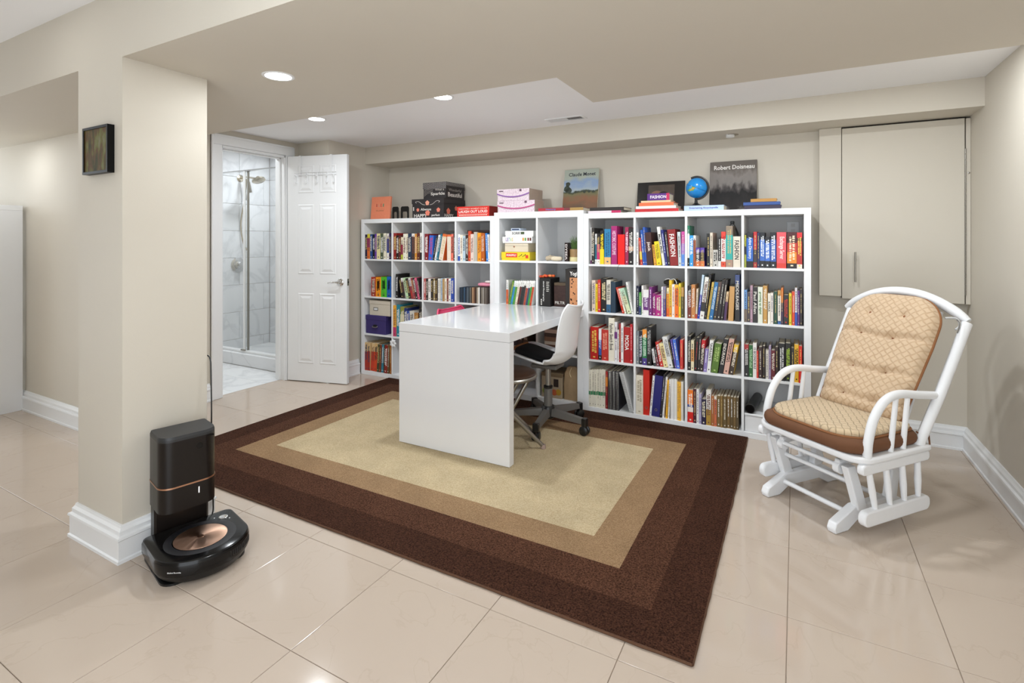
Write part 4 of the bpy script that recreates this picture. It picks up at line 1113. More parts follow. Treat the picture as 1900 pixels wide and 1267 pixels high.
 (27968,158,119,-7.8,'eceae8:.8 2a2a2a','','',''),
 (28174,187,133,-9.9,'2a2428:.5 6a2a3a','','',''),
 (28404,244,173,-11.7,'c8302a','','',''),
 (28666,303,166,-12.2,'ecdca0','','',''),
 (28976,342,215,-11.8,'e2e2e0','','6a6a6a',''),
 (29324,107,198,-11.1,'1f1c20','','',''),
 (29432,118,199,-9.8,'5a4aa0','','',''),
 (29552,217,201,-8.9,'4a72d4','','',''),
 (29770,190,202,0.0,'e04840:.5 c83a34','','','')],
('R',3,3,0.3955):[
 (30268,220,232,0.0,'1f1e20','','',''),
 (30486,200,205,0.0,'e8dcb8:.3 e0a060:.7 e8dcb8','','',''),
 (30686,199,229,3.5,'1c1818','','c83028',''),
 (30896,149,247,3.2,'26201e','','e0d8d0',''),
 (31046,229,214,4.0,'c8242c:.25 2a2020','','',''),
 (31276,219,156,4.7,'8a7ab8','','ece8f4',''),
 (31500,238,216,5.5,'ecebe8','','2a2a2a',''),
 (31770,426,199,7.4,'56762a','','a8c070',''),
 (32230,286,234,8.5,'1e1c1e','ENDURANCE','dcd4c8',''),
 (32540,306,237,9.1,'d6a898','','3a2a28',''),
 (32890,266,203,9.5,'ecc03a:.25 3a2a20','','e8dcc8','')],
('R',3,4,0.3955):[
 (33834,259,211,0.0,'a82c2c:.16 211e1e','','d8d4d0',''),
 (34094,249,208,0.0,'24602c','','a8d0a0',''),
 (34344,219,223,0.0,'ece8e4','15 SECOND RULE','24242a',''),
 (34570,100,176,0.0,'d8352c','','',''),
 (34680,200,202,0.0,'3a2420','','',''),
 (34900,169,210,0.0,'2a1e1a','','',''),
 (35090,169,184,0.0,'e0d8cc','','',''),
 (35270,129,214,0.0,'a898b8','','',''),
 (35410,220,188,0.0,'6a1f2a','','',''),
 (35640,169,211,0.0,'3a2a24','','',''),
 (35830,360,237,0.0,'1a1818','','e8e8e4',''),
 (36210,299,241,0.0,'23221c','','9ab83a',''),
 (36530,169,214,0.0,'34302c','','',''),
 (36710,240,237,0.0,'e8b42c','','3a2a10',''),
 (36960,179,230,0.0,'d82c20','','f0c86a','')],
('R',4,1,0.0390):[
 (23136,219,276,0.0,'e6e0cf:.58 1f7a4c:.68 e6e0cf','','a8a090',''),
 (23354,200,279,0.0,'e6e0cf:.58 1f7a4c:.68 e6e0cf','','a8a090',''),
 (23552,190,282,0.0,'e6e0cf:.58 1f7a4c:.68 e6e0cf','','a8a090',''),
 (23740,200,284,0.0,'e6e0cf:.58 1f7a4c:.68 e6e0cf','','a8a090',''),
 (23940,209,287,0.0,'e6e0cf:.58 1f7a4c:.68 e6e0cf','','a8a090',''),
 (24150,249,289,0.0,'e6e0cf:.58 1f7a4c:.68 e6e0cf','','a8a090',''),
 (24420,160,275,0.0,'a82c2c:.15 e8862c:.4 8a1f2a','','',''),
 (24610,300,281,0.0,'3c3a3c','','','notebook'),
 (24930,209,284,0.0,'343236','','','notebook'),
 (25150,289,287,0.0,'2c2a30','','','notebook'),
 (26218,298,290,-15.6,'e4e4e2','','','notebook')],
('R',4,2,0.0390):[
 (26704,500,278,0.0,'e4dcca','','b0a48a',''),
 (27204,440,322,0.0,'c8220f','','','binder'),
 (27640,149,287,5.0,'f0f0ee','','',''),
 (27788,567,291,5.1,'22226e','','','binder'),
 (28380,129,307,5.0,'24222a','','e0e0e0',''),
 (28530,129,290,5.1,'eceae8','','',''),
 (28780,119,269,2.6,'f0b02a','','',''),
 (28932,99,277,1.9,'eceae6','','','magazine'),
 (29122,89,279,0.0,'e2deda','','','magazine'),
 (29210,90,280,0.0,'ecebe8','','','magazine'),
 (29300,89,280,0.0,'d8d6d4','','','magazine'),
 (29388,89,281,0.0,'efeeea','','','magazine'),
 (29476,89,281,0.0,'e0dcd2','','','magazine'),
 (29566,129,267,0.0,'f0b83a','','','magazine'),
 (29694,130,267,0.0,'efb436','','','magazine'),
 (29824,80,269,0.0,'eceae6','','','magazine'),
 (29904,80,270,0.0,'d8d4cc','','','magazine')],
('R',4,3,0.0390):[
 (30268,369,221,0.0,'f07c20:.45 2a4a9a:.53 ece6e0:.68 d8241c','','f8e8d8',''),
 (30636,219,233,0.0,'4a1f2c','','',''),
 (30854,160,233,0.0,'ecebea','','4a4a5a',''),
 (31020,150,204,0.0,'b0a8c8','','',''),
 (31180,280,171,0.0,'2a2040','','e8e0c0',''),
 (31480,299,236,0.0,'e8e4de:.55 b08a3a','','',''),
 (31800,169,202,0.0,'b06a3a','','',''),
 (31980,160,199,0.0,'e8dccc:.1 d0704a','','',''),
 (32160,209,207,0.0,'7c6238','','',''),
 (32380,139,210,0.0,'8a6c3a','','',''),
 (32540,219,210,0.0,'6f5a34','','',''),
 (32770,189,211,0.0,'7f6236','','',''),
 (32970,189,210,0.0,'665230','','',''),
 (33170,160,210,0.0,'786038','','',''),
 (33340,160,212,0.0,'5f4f34','','','')]}

import colorsys
def cname(h):
    r, g_, b_ = [int(h[i:i+2], 16)/255 for i in (0, 2, 4)]; hh, s_, v_ = colorsys.rgb_to_hsv(r, g_, b_); d = hh*360
    if v_ < .22: return 'black'
    if s_ < .13: return 'white' if v_ > .84 else ('pale grey' if v_ > .66 else ('grey' if v_ > .4 else 'charcoal'))
    if s_ < .34 and v_ > .78: return 'cream' if 20 < d < 75 else ('pale blue' if 170 < d < 260 else ('pale green' if d < 170 else 'pale pink'))
    base = ('red' if d < 14 or d >= 345 else 'orange' if d < 38 else 'yellow' if d < 66 else 'green' if d < 165 else 'teal' if d < 195 else 'blue' if d < 250 else 'purple' if d < 300 else 'magenta')
    if base == 'orange' and v_ < .62: return 'dark brown' if v_ < .36 else 'brown'
    if base == 'orange' and s_ < .6: return 'tan'
    if base == 'red' and v_ < .45: return 'maroon'
    if base == 'blue' and v_ < .48: return 'navy'
    if base == 'yellow' and v_ < .6: return 'olive'
    return ('dark '+base) if v_ < .5 else base
ORD = ['first', 'second', 'third', 'fourth', 'fifth', 'sixth', 'seventh', 'eighth', 'ninth', 'tenth', 'eleventh', 'twelfth', 'thirteenth', 'fourteenth', 'fifteenth', 'sixteenth', 'seventeenth', 'eighteenth', 'nineteenth', 'twentieth', 'twenty-first']
ROWN = ['', 'top', 'second', 'third', 'bottom']; UNIT = {'L': 'left', 'M': 'middle', 'R': 'right'}
def spec(s_):
    out = []; z = 0
    for p in s_.split():
        a = p.split(':'); f = float(a[1]) if len(a) > 1 else 1.0; out.append((a[0], z, f)); z = f
    return out
def place(name, me, M_):
    o = bpy.data.objects.new(name, me); COL.objects.link(o); o.location = M_.to_translation(); o.rotation_euler = M_.to_euler(); WM[o.name] = M_; return o
def cover_mesh(t, d, h, M, name, e=.0022):
    """boards and spine of a book: spine on the -y side, open fore-edge, local origin bottom centre of the spine"""
    e = min(e, t*.22); a = t/2
    poly = [(-a, .0012), (-a+.0012, 0), (a-.0012, 0), (a, .0012), (a, d), (a-e, d), (a-e, e), (-a+e, e), (-a+e, d), (-a, d)]
    return MB().prism(poly, 0, h).mesh(name, M)
PLAIN = ('e8120c', 'c8985a', '22384a', 'bdb8ab')
def dress(o, t, d, h, cols, title, tcol, kind, rnd):
    e = min(.0022, t*.22)
    MB().box(-t/2+e, t/2-e, e, d-.003, .003 if kind != 'case' else .0005, h-.003 if kind != 'case' else h-.0005).local('pages', PAGES if kind not in ('case', 'disc', 'binder') else cov('2a2a2c'), o)
    sp = spec(cols)
    for c, f0, f1 in sp[1:]:
        MB().box(-t/2, t/2, -.0005, .0012, h*(1-f1)+.0003, h*(1-f0)-.0003).local('spine_band', cov(c), o)
    if title == 'FASHION' and t < .02: title = ''
    if title:
        L = h*(.62 if len(title) > 5 else .42); wd = t*.62
        vs, fs, tw, th = text_mb(title); L = min(L, tw*wd/th*1.5)
        text(title, (0, -.0009, h*.56), (0, 0, -1), (1, 0, 0), L, wd).local('title', ink(tcol), o)
    elif t > .009 and kind not in ('disc', 'notebook') and not (kind == 'binder' and not tcol) and cols not in PLAIN:
        dark = sum(lin(sp[0][0])[:3]) < 1.0
        ic = tcol or rnd.choice(('d8d0c0', 'c8b070', 'e8e6e0') if dark else ('3a3430', '6a4038', '30405a'))
        m = MB(); z = h*rnd.uniform(.86, .93); zb = h*rnd.uniform(.24, .42); wd = t*rnd.uniform(.10, .17)
        cols_ = 1 if t < .022 else 2
        for q in range(cols_):
            z_ = z-(.03*q*h); x = 0 if cols_ == 1 else (t*.17 if q == 0 else -t*.16)
            while z_ > zb:
                l_ = rnd.uniform(.004, .011)
                m.box(x-wd*rnd.uniform(.6, 1), x+wd*rnd.uniform(.6, 1), -.0008, .0008, z_-l_, z_); z_ -= l_+rnd.choice((.0016, .0018, .006))
        m.box(-t*.14, t*.14, -.0008, .0008, h*.06, h*.06+min(.009, t*.4))
        m.local('spine_print', ink(ic), o)
    if kind == 'binder':
        MB().lathe([(.006, 0), (.0095, 0), (.0095, .001), (.006, .001), (.006, 0)], c=(0, -.0002, h*.16), M=Matrix.Rotation(R(90), 4, 'X'), seg=16).local('finger_ring', STEEL, o)
        if title == '' and tcol: MB().box(-t*.22, t*.22, -.0008, .0008, h*.42, h*.80).local('spine_label', ink(tcol), o)
    if kind == 'notebook':
        m = MB(); k = int(h/.008)
        for q in range(k): m.tube([(-t*.42, -.002, .006+q*.008), (-t*.2, -.0045, .006+q*.008), (t*.2, -.0045, .006+q*.008), (t*.42, -.002, .006+q*.008)], .0011, 5)
        m.local('spiral_wire', STEEL if lin(cols[:6])[0] < .5 else BLACK, o)
KN = {'': 'book', 'binder': 'ring_binder', 'disc': 'disc_case', 'case': 'game_case', 'notebook': 'spiral_notebook', 'magazine': 'magazine'}
KW = {'': 'book', 'binder': 'ring binder', 'disc': 'disc case', 'case': 'game case', 'notebook': 'spiral notebook', 'magazine': 'thin magazine'}
rnd = random.Random(11)
for (U, row, colm, z0), lst in BOOKS.items():
    for k, (X, T, H, lean, cols, title, tcol, kind) in enumerate(lst):
        t = T/10000; h = H/1000; a = R(lean); x = X/10000; wv = t/math.cos(a)
        d = {'': rnd.uniform(.15, .22), 'binder': .24, 'disc': .125, 'case': .135, 'notebook': .21, 'magazine': .21}[kind]
        y = .006+rnd.uniform(0, .010)
        px = x+wv if a > 0 else x
        sg = 1 if a > 0 else -1
        ox = px-sg*t/2*math.cos(a); oz = z0+(t/2*math.sin(abs(a)) if a else 0)+.0003
        M_ = Matrix.Translation((ox, y, oz)) @ Matrix.Rotation(a, 4, 'Y')
        sp = spec(cols); o = place(KN[kind], cover_mesh(t, d, h, cov(sp[0][0]), KN[kind]), M_)
        words = cname(sp[0][0]); extra = (' titled '+title) if title and title not in ('Paul Allen', 'KAFKA') else ''
        if len(sp) > 1 and not extra and cname(sp[1][0]) != words: words += ' and '+cname(sp[1][0])
        lab = '%s%s %s%s, %s from left, row %s column %s, %s bookcase' % ('leaning ' if a else '', words, KW[kind], extra, ORD[k], ('one', 'two', 'three', 'four')[row-1], ('one', 'two', 'three', 'four')[colm-1], UNIT[U])
        tag(o, lab, KW[kind].split()[-1] if kind in ('', 'magazine', 'notebook', 'binder') else 'case', '%ss in the %s bookcase' % (KW[kind], UNIT[U]))
        dress(o, t, d, h, cols, title, tcol, kind, rnd)

# ---- things lying or leaning, built as books too
def flatbook(x0, x1, y0, y1, z0, z1, cols, label, title='', tcol='f0f0f0', name='book', rz=0, group=None, th=.5):
    """book lying flat, spine to the front"""
    W_ = x1-x0; D_ = y1-y0; t = z1-z0
    M_ = Matrix.Translation(((x0+x1)/2, y0, z0)) @ Matrix.Rotation(rz, 4, 'Z') @ Matrix(((0, 0, 1, -W_/2), (0, 1, 0, 0), (-1, 0, 0, t/2), (0, 0, 0, 1)))
    sp = spec(cols); o = place(name, cover_mesh(t, D_, W_, cov(sp[0][0]), name), M_); tag(o, label, name.split('_')[-1], group)
    e = min(.0022, t*.22); MB().box(-t/2+e, t/2-e, e, D_-.003, .003, W_-.003).local('pages', PAGES, o)
    for c, f0, f1 in sp[1:]: MB().box(-t/2, t/2, -.0005, .0012, W_*f0, W_*f1-.0005).local('spine_band', cov(c), o)
    if title:
        vs, fs, tw, t_h = text_mb(title); hh = t*th; L = min(W_*.72, tw*hh/t_h*1.5)
        text(title, (0, -.0009, W_*.5), (0, 0, 1), (-1, 0, 0), L, hh).local('title', ink(tcol), o)
    return o
Z1 = 1.488; Z2 = 1.514
# horizontal books over the upright rows
flatbook(.955, 1.088, .03, .20, 1.3545, 1.372, '3c3834', 'dark grey book lying on top of the upright books in the left bookcase', name='book')
flatbook(1.205, 1.44, .03, .19, 1.3535, 1.372, '2a1614', 'dark maroon book lying across upright books, top right cube of left bookcase', name='book')
# ---- left bookcase top
def board(corners, thick, M, name, label, cat, parts):
    """leaning book or board: corners = bottom-left, bottom-right, top-right, top-left of its front face"""
    bl, br, tr, tl_ = [Vector(c) for c in corners]; ex = (br-bl); ez = (tl_-bl); W_ = ex.length; H_ = ez.length; ex.normalize(); ez.normalize(); ey = ez.cross(ex).normalized()
    M_ = Matrix(((ex.x, ey.x, ez.x, bl.x), (ex.y, ey.y, ez.y, bl.y), (ex.z, ey.z, ez.z, bl.z), (0, 0, 0, 1)))
    o = place(name, MB().cbox(0, W_, 0, thick, 0, H_, .0015).mesh(name, M), M_); tag(o, label, cat); parts(o, W_, H_); return o
def coral(o, W_, H_):
    MB().box(.006, W_-.004, .003, .019, H_-.0006, H_+.0001).local('pages', PAGES, o)
    for k, (c, ch) in enumerate((('b03a3a', 'B'), ('b89a8a', 'L'), ('c03030', 'E'), ('6a8a6a', 'I'))):
        text(ch, (W_*(.30+.115*k), -.0006, H_*.62), (1, 0, 0), (0, 0, 1), .014, .030).local('lettering', ink(c), o)
    m = MB(); rr = random.Random(2)
    for k in range(9): m.box(W_*(.27+.045*k), W_*(.27+.045*k)+.009, -.0006, .0002, H_*.36, H_*.36+rr.uniform(.006, .012))
    m.local('spine_print', ink('c07a58'), o)
board(((.02, .105, Z1+.0005), (.262, .105, Z1+.0005), (.262, .125, Z1+.222), (.02, .125, Z1+.222)), .022, cov('e88a68'), 'photo_album', 'coral album standing at the left end of the bookcase top', 'album', coral)
for nm, x0, x1 in (('left', .287, .365), ('right', .392, .490)):
    P = [(x0, 0), (x0, .105), (x0+.012, .118), (x1-.012, .118), (x1, .105), (x1, 0), (x1-.022, 0), (x1-.022, .055), (x1-.027, .068), (x0+.027, .068), (x0+.022, .055), (x0+.022, 0)]
    be = thing('bookend', 'black metal bookend, %s of the pair beside the coral album' % nm, 'bookend', ((x0+x1)/2, .12, Z1), 0, 'black bookends on the bookcase top')
    M_ = Matrix(((1, 0, 0, 0), (0, 0, -1, .12), (0, 1, 0, Z1+.001), (0, 0, 0, 1)))
    MB().prism(P, -.0015, .0015, M_).build('upright_plate', BLACK, be, fix=True); box(x0, x1, .1215, .24, Z1+.0005, Z1+.0025).build('base_plate', BLACK, be)
def dots(name, base, dot, scale, size):
    m = bpy.data.materials.new(name); m.use_nodes = True; nt = m.node_tree; b = nt.nodes['Principled BSDF']; b.inputs['Roughness'].default_value = .5
    tc = N(nt, 'ShaderNodeTexCoord'); v_ = N(nt, 'ShaderNodeTexVoronoi'); v_.inputs['Scale'].default_value = scale; v_.inputs['Randomness'].default_value = 0; v_.voronoi_dimensions = '2D'
    sx_ = N(nt, 'ShaderNodeSeparateXYZ'); cx_ = N(nt, 'ShaderNodeCombineXYZ'); nt.links.new(tc.outputs['Object'], sx_.inputs[0]); nt.links.new(mathn(nt, 'ADD', sx_.outputs['X'], sx_.outputs['Y']), cx_.inputs['X']); nt.links.new(sx_.outputs['Z'], cx_.inputs['Y'])
    mp = N(nt, 'ShaderNodeMapping'); mp.inputs['Rotation'].default_value = (0, 0, R(45)); nt.links.new(cx_.outputs[0], mp.inputs[0])
    nt.links.new(mp.outputs[0], v_.inputs['Vector']); f = mathn(nt, 'LESS_THAN', v_.outputs['Distance'], size)
    mx = N(nt, 'ShaderNodeMix', data_type='RGBA'); mx.inputs['A'].default_value = lin(base); mx.inputs['B'].default_value = lin(dot); nt.links.new(f, mx.inputs['Factor']); nt.links.new(mx.outputs['Result'], b.inputs['Base Color']); return m
DOT = dots('polka dots', '1d191b', 'cfcac8', 85, .25); CHALK = mat('chalkboard card', '241f21', .6, var=.1); CK = ink('d8d2cc')
def flower(m_, x, y, z, r, ax=(1, 0, 0)):
    ax = Vector(ax); nrm = ax.cross(Vector((0, 0, 1)))
    for k in range(5):
        a = R(90+72*k); c = Vector((x, y, z))+ax*r*.55*math.cos(a)+Vector((0, 0, r*.55*math.sin(a)))
        pts = [c+ax*r*.5*math.cos(R(q*45))+Vector((0, 0, r*.5*math.sin(R(q*45))))+nrm*.0001*k for q in range(8)]
        m_.add(pts, [tuple(range(8))])
def giftbox(name, label, x0, x1, y0, y1, z0, z1, lidh, lidM, bodyM, curved=True):
    t = thing(name, label, 'storage box', ((x0+x1)/2, (y0+y1)/2, z0))
    cbox(x0+.004, x1-.004, y0+.004, y1-.004, z0+.0005, z1-.003, .001).build('body', bodyM, t)
    # lid whose lower edge swoops
    n = 14; m = MB(); e = .0
    def low(f): return z1-lidh+(lidh*.45*((2*f-1)**2) if curved else 0)
    for (ax, p0, p1) in (('x', (x0, y0), (x1, y0)), ('y', (x1, y0), (x1, y1)), ('x', (x1, y1), (x0, y1)), ('y', (x0, y1), (x0, y0))):
        o_ = len(m.v)
        for k in range(n+1):
            f = k/n; X_ = p0[0]+(p1[0]-p0[0])*f; Y_ = p0[1]+(p1[1]-p0[1])*f
            m.v += [Vector((X_, Y_, low(f) if ax == 'x' else z1-lidh*.55)), Vector((X_, Y_, z1))]
        m.f += [(o_+2*k, o_+2*k+2, o_+2*k+3, o_+2*k+1) for k in range(n)]
    m.add([(x0, y0, z1), (x1, y0, z1), (x1, y1, z1), (x0, y1, z1)], [(0, 1, 2, 3)])
    l = m.build('lid', lidM, t); return t, l
bx, lid = giftbox('gift_box', 'black chalkboard-style gift box with coral flowers, lower of the stacked pair', .585, .945, .045, .385, Z1, Z1+.172, .075, CHALK, CHALK)
m = MB(); flower(m, .765, .0435, Z1+.135, .022); m.build('flower', ink('e8a088'), lid)
m = MB()
for (x, z, r) in ((.655, .075, .016), (.765, .045, .026), (.885, .070, .020)): flower(m, x, .0472, Z1+z, r)
m.build('flower', ink('e2806a'), bx)
for s_ in (-1, 1):
    MB().tube(curve([(.765+s_*.028, .0445, Z1+.118), (.765+s_*.06, .0445, Z1+.125), (.765+s_*.10, .0445, Z1+.150), (.765+s_*.135, .0445, Z1+.148), (.765+s_*.125, .0445, Z1+.136)]), .0016, 5).build('scroll', CK, lid)
text('HAPPY', (.685, .0472, Z1+.022), (1, 0, 0), (0, 0, 1), .15, .030).build('lettering', CK, bx)
text('Always', (.745, .0472, Z1+.075), (1, 0, 0), (0, 0, 1), .12, .030).build('lettering', CK, bx)
text('perfect', (.855, .0472, Z1+.022), (1, 0, 0), (0, 0, 1), .09, .026).build('lettering', CK, bx)
text('I', (.605, .0472, Z1+.085), (1, 0, 0), (0, 0, 1), .010, .034).build('lettering', CK, bx)
m = MB(); flower(m, .9425, .12, Z1+.06, .028, (0, 1, 0)); flower(m, .9425, .24, Z1+.09, .022, (0, 1, 0)); m.build('flower', ink('d8705a'), bx)
text('HAPPY', (.9425, .13, Z1+.022), (0, 1, 0), (0, 0, 1), .14, .026).build('lettering', CK, bx)
bx, lid = giftbox('gift_box', 'black gift box with polka-dot lid, upper of the stacked pair', .690, .948, .075, .375, Z1+.1725, Z1+.322, .060, DOT, CHALK, False)
text('Sparkle', (.855, .078, Z1+.215), (1, 0, 0), (0, 0, 1), .155, .034).build('lettering', CK, bx)
text('What a', (.875, .078, Z1+.255), (1, 0, 0), (0, 0, 1), .10, .020).build('lettering', ink('a8a29c'), bx)
m = MB()
for k in range(5): m.tube(curve([(.70, .0782, Z1+.195+.012*k), (.74, .0782, Z1+.222+.012*k), (.80, .0782, Z1+.232+.011*k)]), .0013, 4)
m.build('scroll', ink('a8a29c'), bx)
text('Beautiful', (.9455, .22, Z1+.212), (0, 1, 0), (0, 0, 1), .22, .040).build('lettering', CK, bx)
text('Wonderful', (.9455, .22, Z1+.255), (0, 1, 0), (0, 0, 1), .20, .026).build('lettering', ink('8a847e'), bx)
rb_ = flatbook(1.10, 1.424, .03, .17, Z1+.0005, Z1+.088, 'd8261c', 'thick red book lying with white LAUGH OUT LOUD spine beside the gift boxes')
MB().box(-.0437, .0437, .0, .139, .3235, .3246).local('end_cover', cov('8c1c16'), rb_)
text('MAKE EVERY MOMENT COUNT', (-.024, -.0009, .162), (0, 0, 1), (-1, 0, 0), .29, .013).local('title', ink('f0c0b0'), rb_)
text('LAUGH OUT LOUD', (0, -.0009, .162), (0, 0, 1), (-1, 0, 0), .29, .022).local('title', ink('fbf4ee'), rb_)
m = MB()
for k in range(18): m.box(.027, .034, -.0009, .0005, .02+k*.016, .02+k*.016+.011)
m.box(.019, .0205, -.0009, .0005, .012, .312); m.local('spine_print', ink('f4d8cc'), rb_)
# ---- middle bookcase top
def lilac(name, line):
    m = bpy.data.materials.new(name); m.use_nodes = True; nt = m.node_tree; b = nt.nodes['Principled BSDF']; b.inputs['Roughness'].default_value = .5
    tc = N(nt, 'ShaderNodeTexCoord'); v_ = N(nt, 'ShaderNodeTexVoronoi'); v_.feature = 'DISTANCE_TO_EDGE'; v_.inputs['Scale'].default_value = 70; nt.links.new(tc.outputs['Object'], v_.inputs['Vector'])
    f = mathn(nt, 'LESS_THAN', v_.outputs['Distance'], .07)
    mx = N(nt, 'ShaderNodeMix', data_type='RGBA'); mx.inputs['A'].default_value = lin('e3d3da'); mx.inputs['B'].default_value = lin(line); nt.links.new(mathn(nt, 'MULTIPLY', f, .5), mx.inputs['Factor']); nt.links.new(mx.outputs['Result'], b.inputs['Base Color']); return m
LIL = lilac('pink patterned card', 'b08aa0'); LILS = mat('kraft card', 'b9a898', .8, var=.08)
for nm, x0, x1, y1, z0, z1, rc in (('lower pink patterned gift box of the stacked pair on the middle bookcase', 1.503, 1.848, .20, Z2, Z2+.096, 'b84a80'), ('upper pink patterned gift box with purple swoop, on the middle bookcase', 1.500, 1.800, .28, Z2+.0965, Z2+.192, '8a5aa0')):
    t, l = giftbox('gift_box', nm, x0, x1, .03, y1, z0, z1, .062, LIL, LIL)
    n = 16; m = MB(); pts = []
    for k in range(n+1):
        f = k/n; pts.append((x0+(x1-x0)*f, .0288, z1-.062+.028*((2*f-1)**2)-.002))
    for k in range(n): m.add([Vector(pts[k])+Vector((0, 0, .005)), Vector(pts[k])-Vector((0, 0, .005)), Vector(pts[k+1])-Vector((0, 0, .005)), Vector(pts[k+1])+Vector((0, 0, .005))], [(0, 1, 2, 3)])
    m.build('ribbon_stripe', ink(rc), l)
    box(x0+.02, x0+.06, .0287, .0297, z1-.020, z1-.012).build('tag_print', ink('5a4450'), l); box(x1-.09, x1-.07, .0287, .0297, z1-.022, z1-.004).build('tag_print', ink('6a4a60'), l)
    box(x1-.0005, x1+.0006, .034, y1-.004, z0+.002, z1-.001).build('side_label', LILS, t)
flatbook(1.88, 2.10, .03, .235, Z2+.0005, Z2+.026, 'a82a38', 'thin red album lying flat beside the pink boxes', 'History', '4a7ac0', th=.7)
flatbook(2.105, 2.26, .03, .19, Z2+.0005, Z2+.024, '7a3038:.3 a8864a', 'maroon and ochre booklet lying below the painting book', '')
def coverprint(name, stops, scale, aspect, seed=0):
    """soft generic picture: bands down the cover broken up by noise"""
    m = bpy.data.materials.new(name); m.use_nodes = True; nt = m.node_tree; b = nt.nodes['Principled BSDF']; b.inputs['Roughness'].default_value = .55; b.inputs['Specular IOR Level'].default_value = .25
    tc = N(nt, 'ShaderNodeTexCoord'); sp = N(nt, 'ShaderNodeSeparateXYZ'); nt.links.new(tc.outputs['Object'], sp.inputs[0])
    n = N(nt, 'ShaderNodeTexNoise'); n.inputs['Scale'].default_value = scale; n.inputs['Detail'].default_value = 4
    mp = N(nt, 'ShaderNodeMapping'); mp.inputs['Scale'].default_value = aspect; mp.inputs['Location'].default_value = (seed, seed, seed); nt.links.new(tc.outputs['Object'], mp.inputs[0]); nt.links.new(mp.outputs[0], n.inputs['Vector'])
    f = mathn(nt, 'ADD', mathn(nt, 'MULTIPLY', sp.outputs['Z'], 3.1), mathn(nt, 'MULTIPLY', mathn(nt, 'SUBTRACT', n.outputs['Fac'], .5), .55))
    cr = N(nt, 'ShaderNodeValToRGB'); el = cr.color_ramp.elements; el[0].position = stops[0][0]; el[0].color = lin(stops[0][1]); el[1].position = stops[-1][0]; el[1].color = lin(stops[-1][1])
    for p_, c_ in stops[1:-1]: e_ = el.new(p_); e_.color = lin(c_)
    nt.links.new(f, cr.inputs['Fac']); nt.links.new(cr.outputs['Color'], b.inputs['Base Color']); return m
LAND = coverprint('landscape cover', [(.0, 'b8a89a'), (.1, '6a5a48'), (.3, '8a6248'), (.5, '747050'), (.56, '2e3a26'), (.63, 'a8b4b8'), (.8, '8aa0c0'), (.95, 'a8b0a4')], 5, (1.6, 1, 2.4))
def landp(o, W_, H_):
    text('Claude Monet', (W_*.52, -.0007, H_*.885), (1, 0, 0), (0, 0, 1), W_*.78, H_*.085).local('title', ink('141a2a'), o)
    m = MB(); rr = random.Random(5)
    for (fx, fz, r) in ((.12, .66, .022), (.10, .56, .03), (.16, .52, .028), (.36, .475, .012), (.62, .475, .014), (.75, .478, .013), (.87, .475, .012)):
        m.add([Vector((W_*fx+r*math.cos(R(q*30))*rr.uniform(.8, 1.1), -.0006, H_*fz+r*.9*math.sin(R(q*30)))) for q in range(12)], [tuple(range(12))[::-1]])
    m.local('cover_print', ink('2a3424'), o)
    MB().box(W_+.0003, W_+.0007, .004, .018, .004, H_-.004).local('pages', PAGES, o)
board(((1.958, .325, Z2+.0005), (2.262, .325, Z2+.0005), (2.262, .392, Z2+.366), (1.958, .392, Z2+.366)), .022, LAND, 'art_book', 'painting book with landscape cover leaning on the wall, middle bookcase top', 'book', landp)
# ---- right bookcase top
flatbook(2.300, 2.552, .03, .22, Z1+.0005, Z1+.019, 'e4d8dc:.72 c02a60', 'thin white and pink book under the black book, right bookcase top', '')
flatbook(2.312, 2.575, .03, .24, Z1+.0195, Z1+.044, '2a2422', 'black book lying on the thin pink book, right bookcase top', '')
DARKP = coverprint('dark portrait cover', [(.0, '14100f'), (.3, '241a16'), (.45, '6a4a3a'), (.6, '4a4038'), (.8, '1c1614'), (1.0, '100d0c')], 9, (3, 1, 3), 4)
def darkp(o, W_, H_):
    MB().box(W_*.24, W_*.79, -.0008, .0, H_*.30, H_*.90).local('cover_print', mat('cover panel', '51453c', .35, var=.4, vscale=22), o)
    m = MB(); m.add([Vector((W_*.42+.045*math.cos(R(q*24)), -.0012, H_*.60+.032*math.sin(R(q*24)))) for q in range(15)], [tuple(range(15))[::-1]]); m.local('cover_print', ink('8a6450'), o)
    m = MB(); m.add([Vector((W_*.56+.04*math.cos(R(q*24)), -.0013, H_*.58+.03*math.sin(R(q*24)))) for q in range(15)], [tuple(range(15))[::-1]]); m.local('cover_print', ink('1c1412'), o)
board(((2.577, .36, Z1+.0005), (2.939, .36, Z1+.0005), (2.939, .408, Z1+.254), (2.577, .408, Z1+.254)), .012, mat('dark cover', '15110f', .3, var=.2), 'picture_book', 'dark wide picture book leaning behind the purple FASHION book', 'book', darkp)
S = 'books stacked beside the globe'
flatbook(2.658, 2.962, .03, .21, Z1+.0005, Z1+.023, 'c0262c', 'red book at the bottom of the stack beside the globe', 'mmmmm mmmmm', 'e8c0b8', group=S, th=.25) if False else flatbook(2.658, 2.962, .03, .21, Z1+.0005, Z1+.023, 'c0262c', 'red book at the bottom of the stack beside the globe', group=S)
flatbook(2.664, 2.945, .03, .22, Z1+.0235, Z1+.043, 'eceae6', 'white book, second from the bottom of the stack beside the globe', group=S)
flatbook(2.684, 2.928, .035, .20, Z1+.0435, Z1+.067, 'f0744a', 'orange book in the middle of the stack beside the globe', group=S)
flatbook(2.698, 2.908, .04, .19, Z1+.0675, Z1+.082, 'e8c8a0', 'thin cream book under the purple FASHION book', group=S)
flatbook(2.742, 2.898, .045, .19, Z1+.0825, Z1+.132, '5a2a80:.86 c02a5a', 'purple FASHION book on top of the stack beside the globe', 'FASHION', 'f4ecf4', group=S, th=.45)
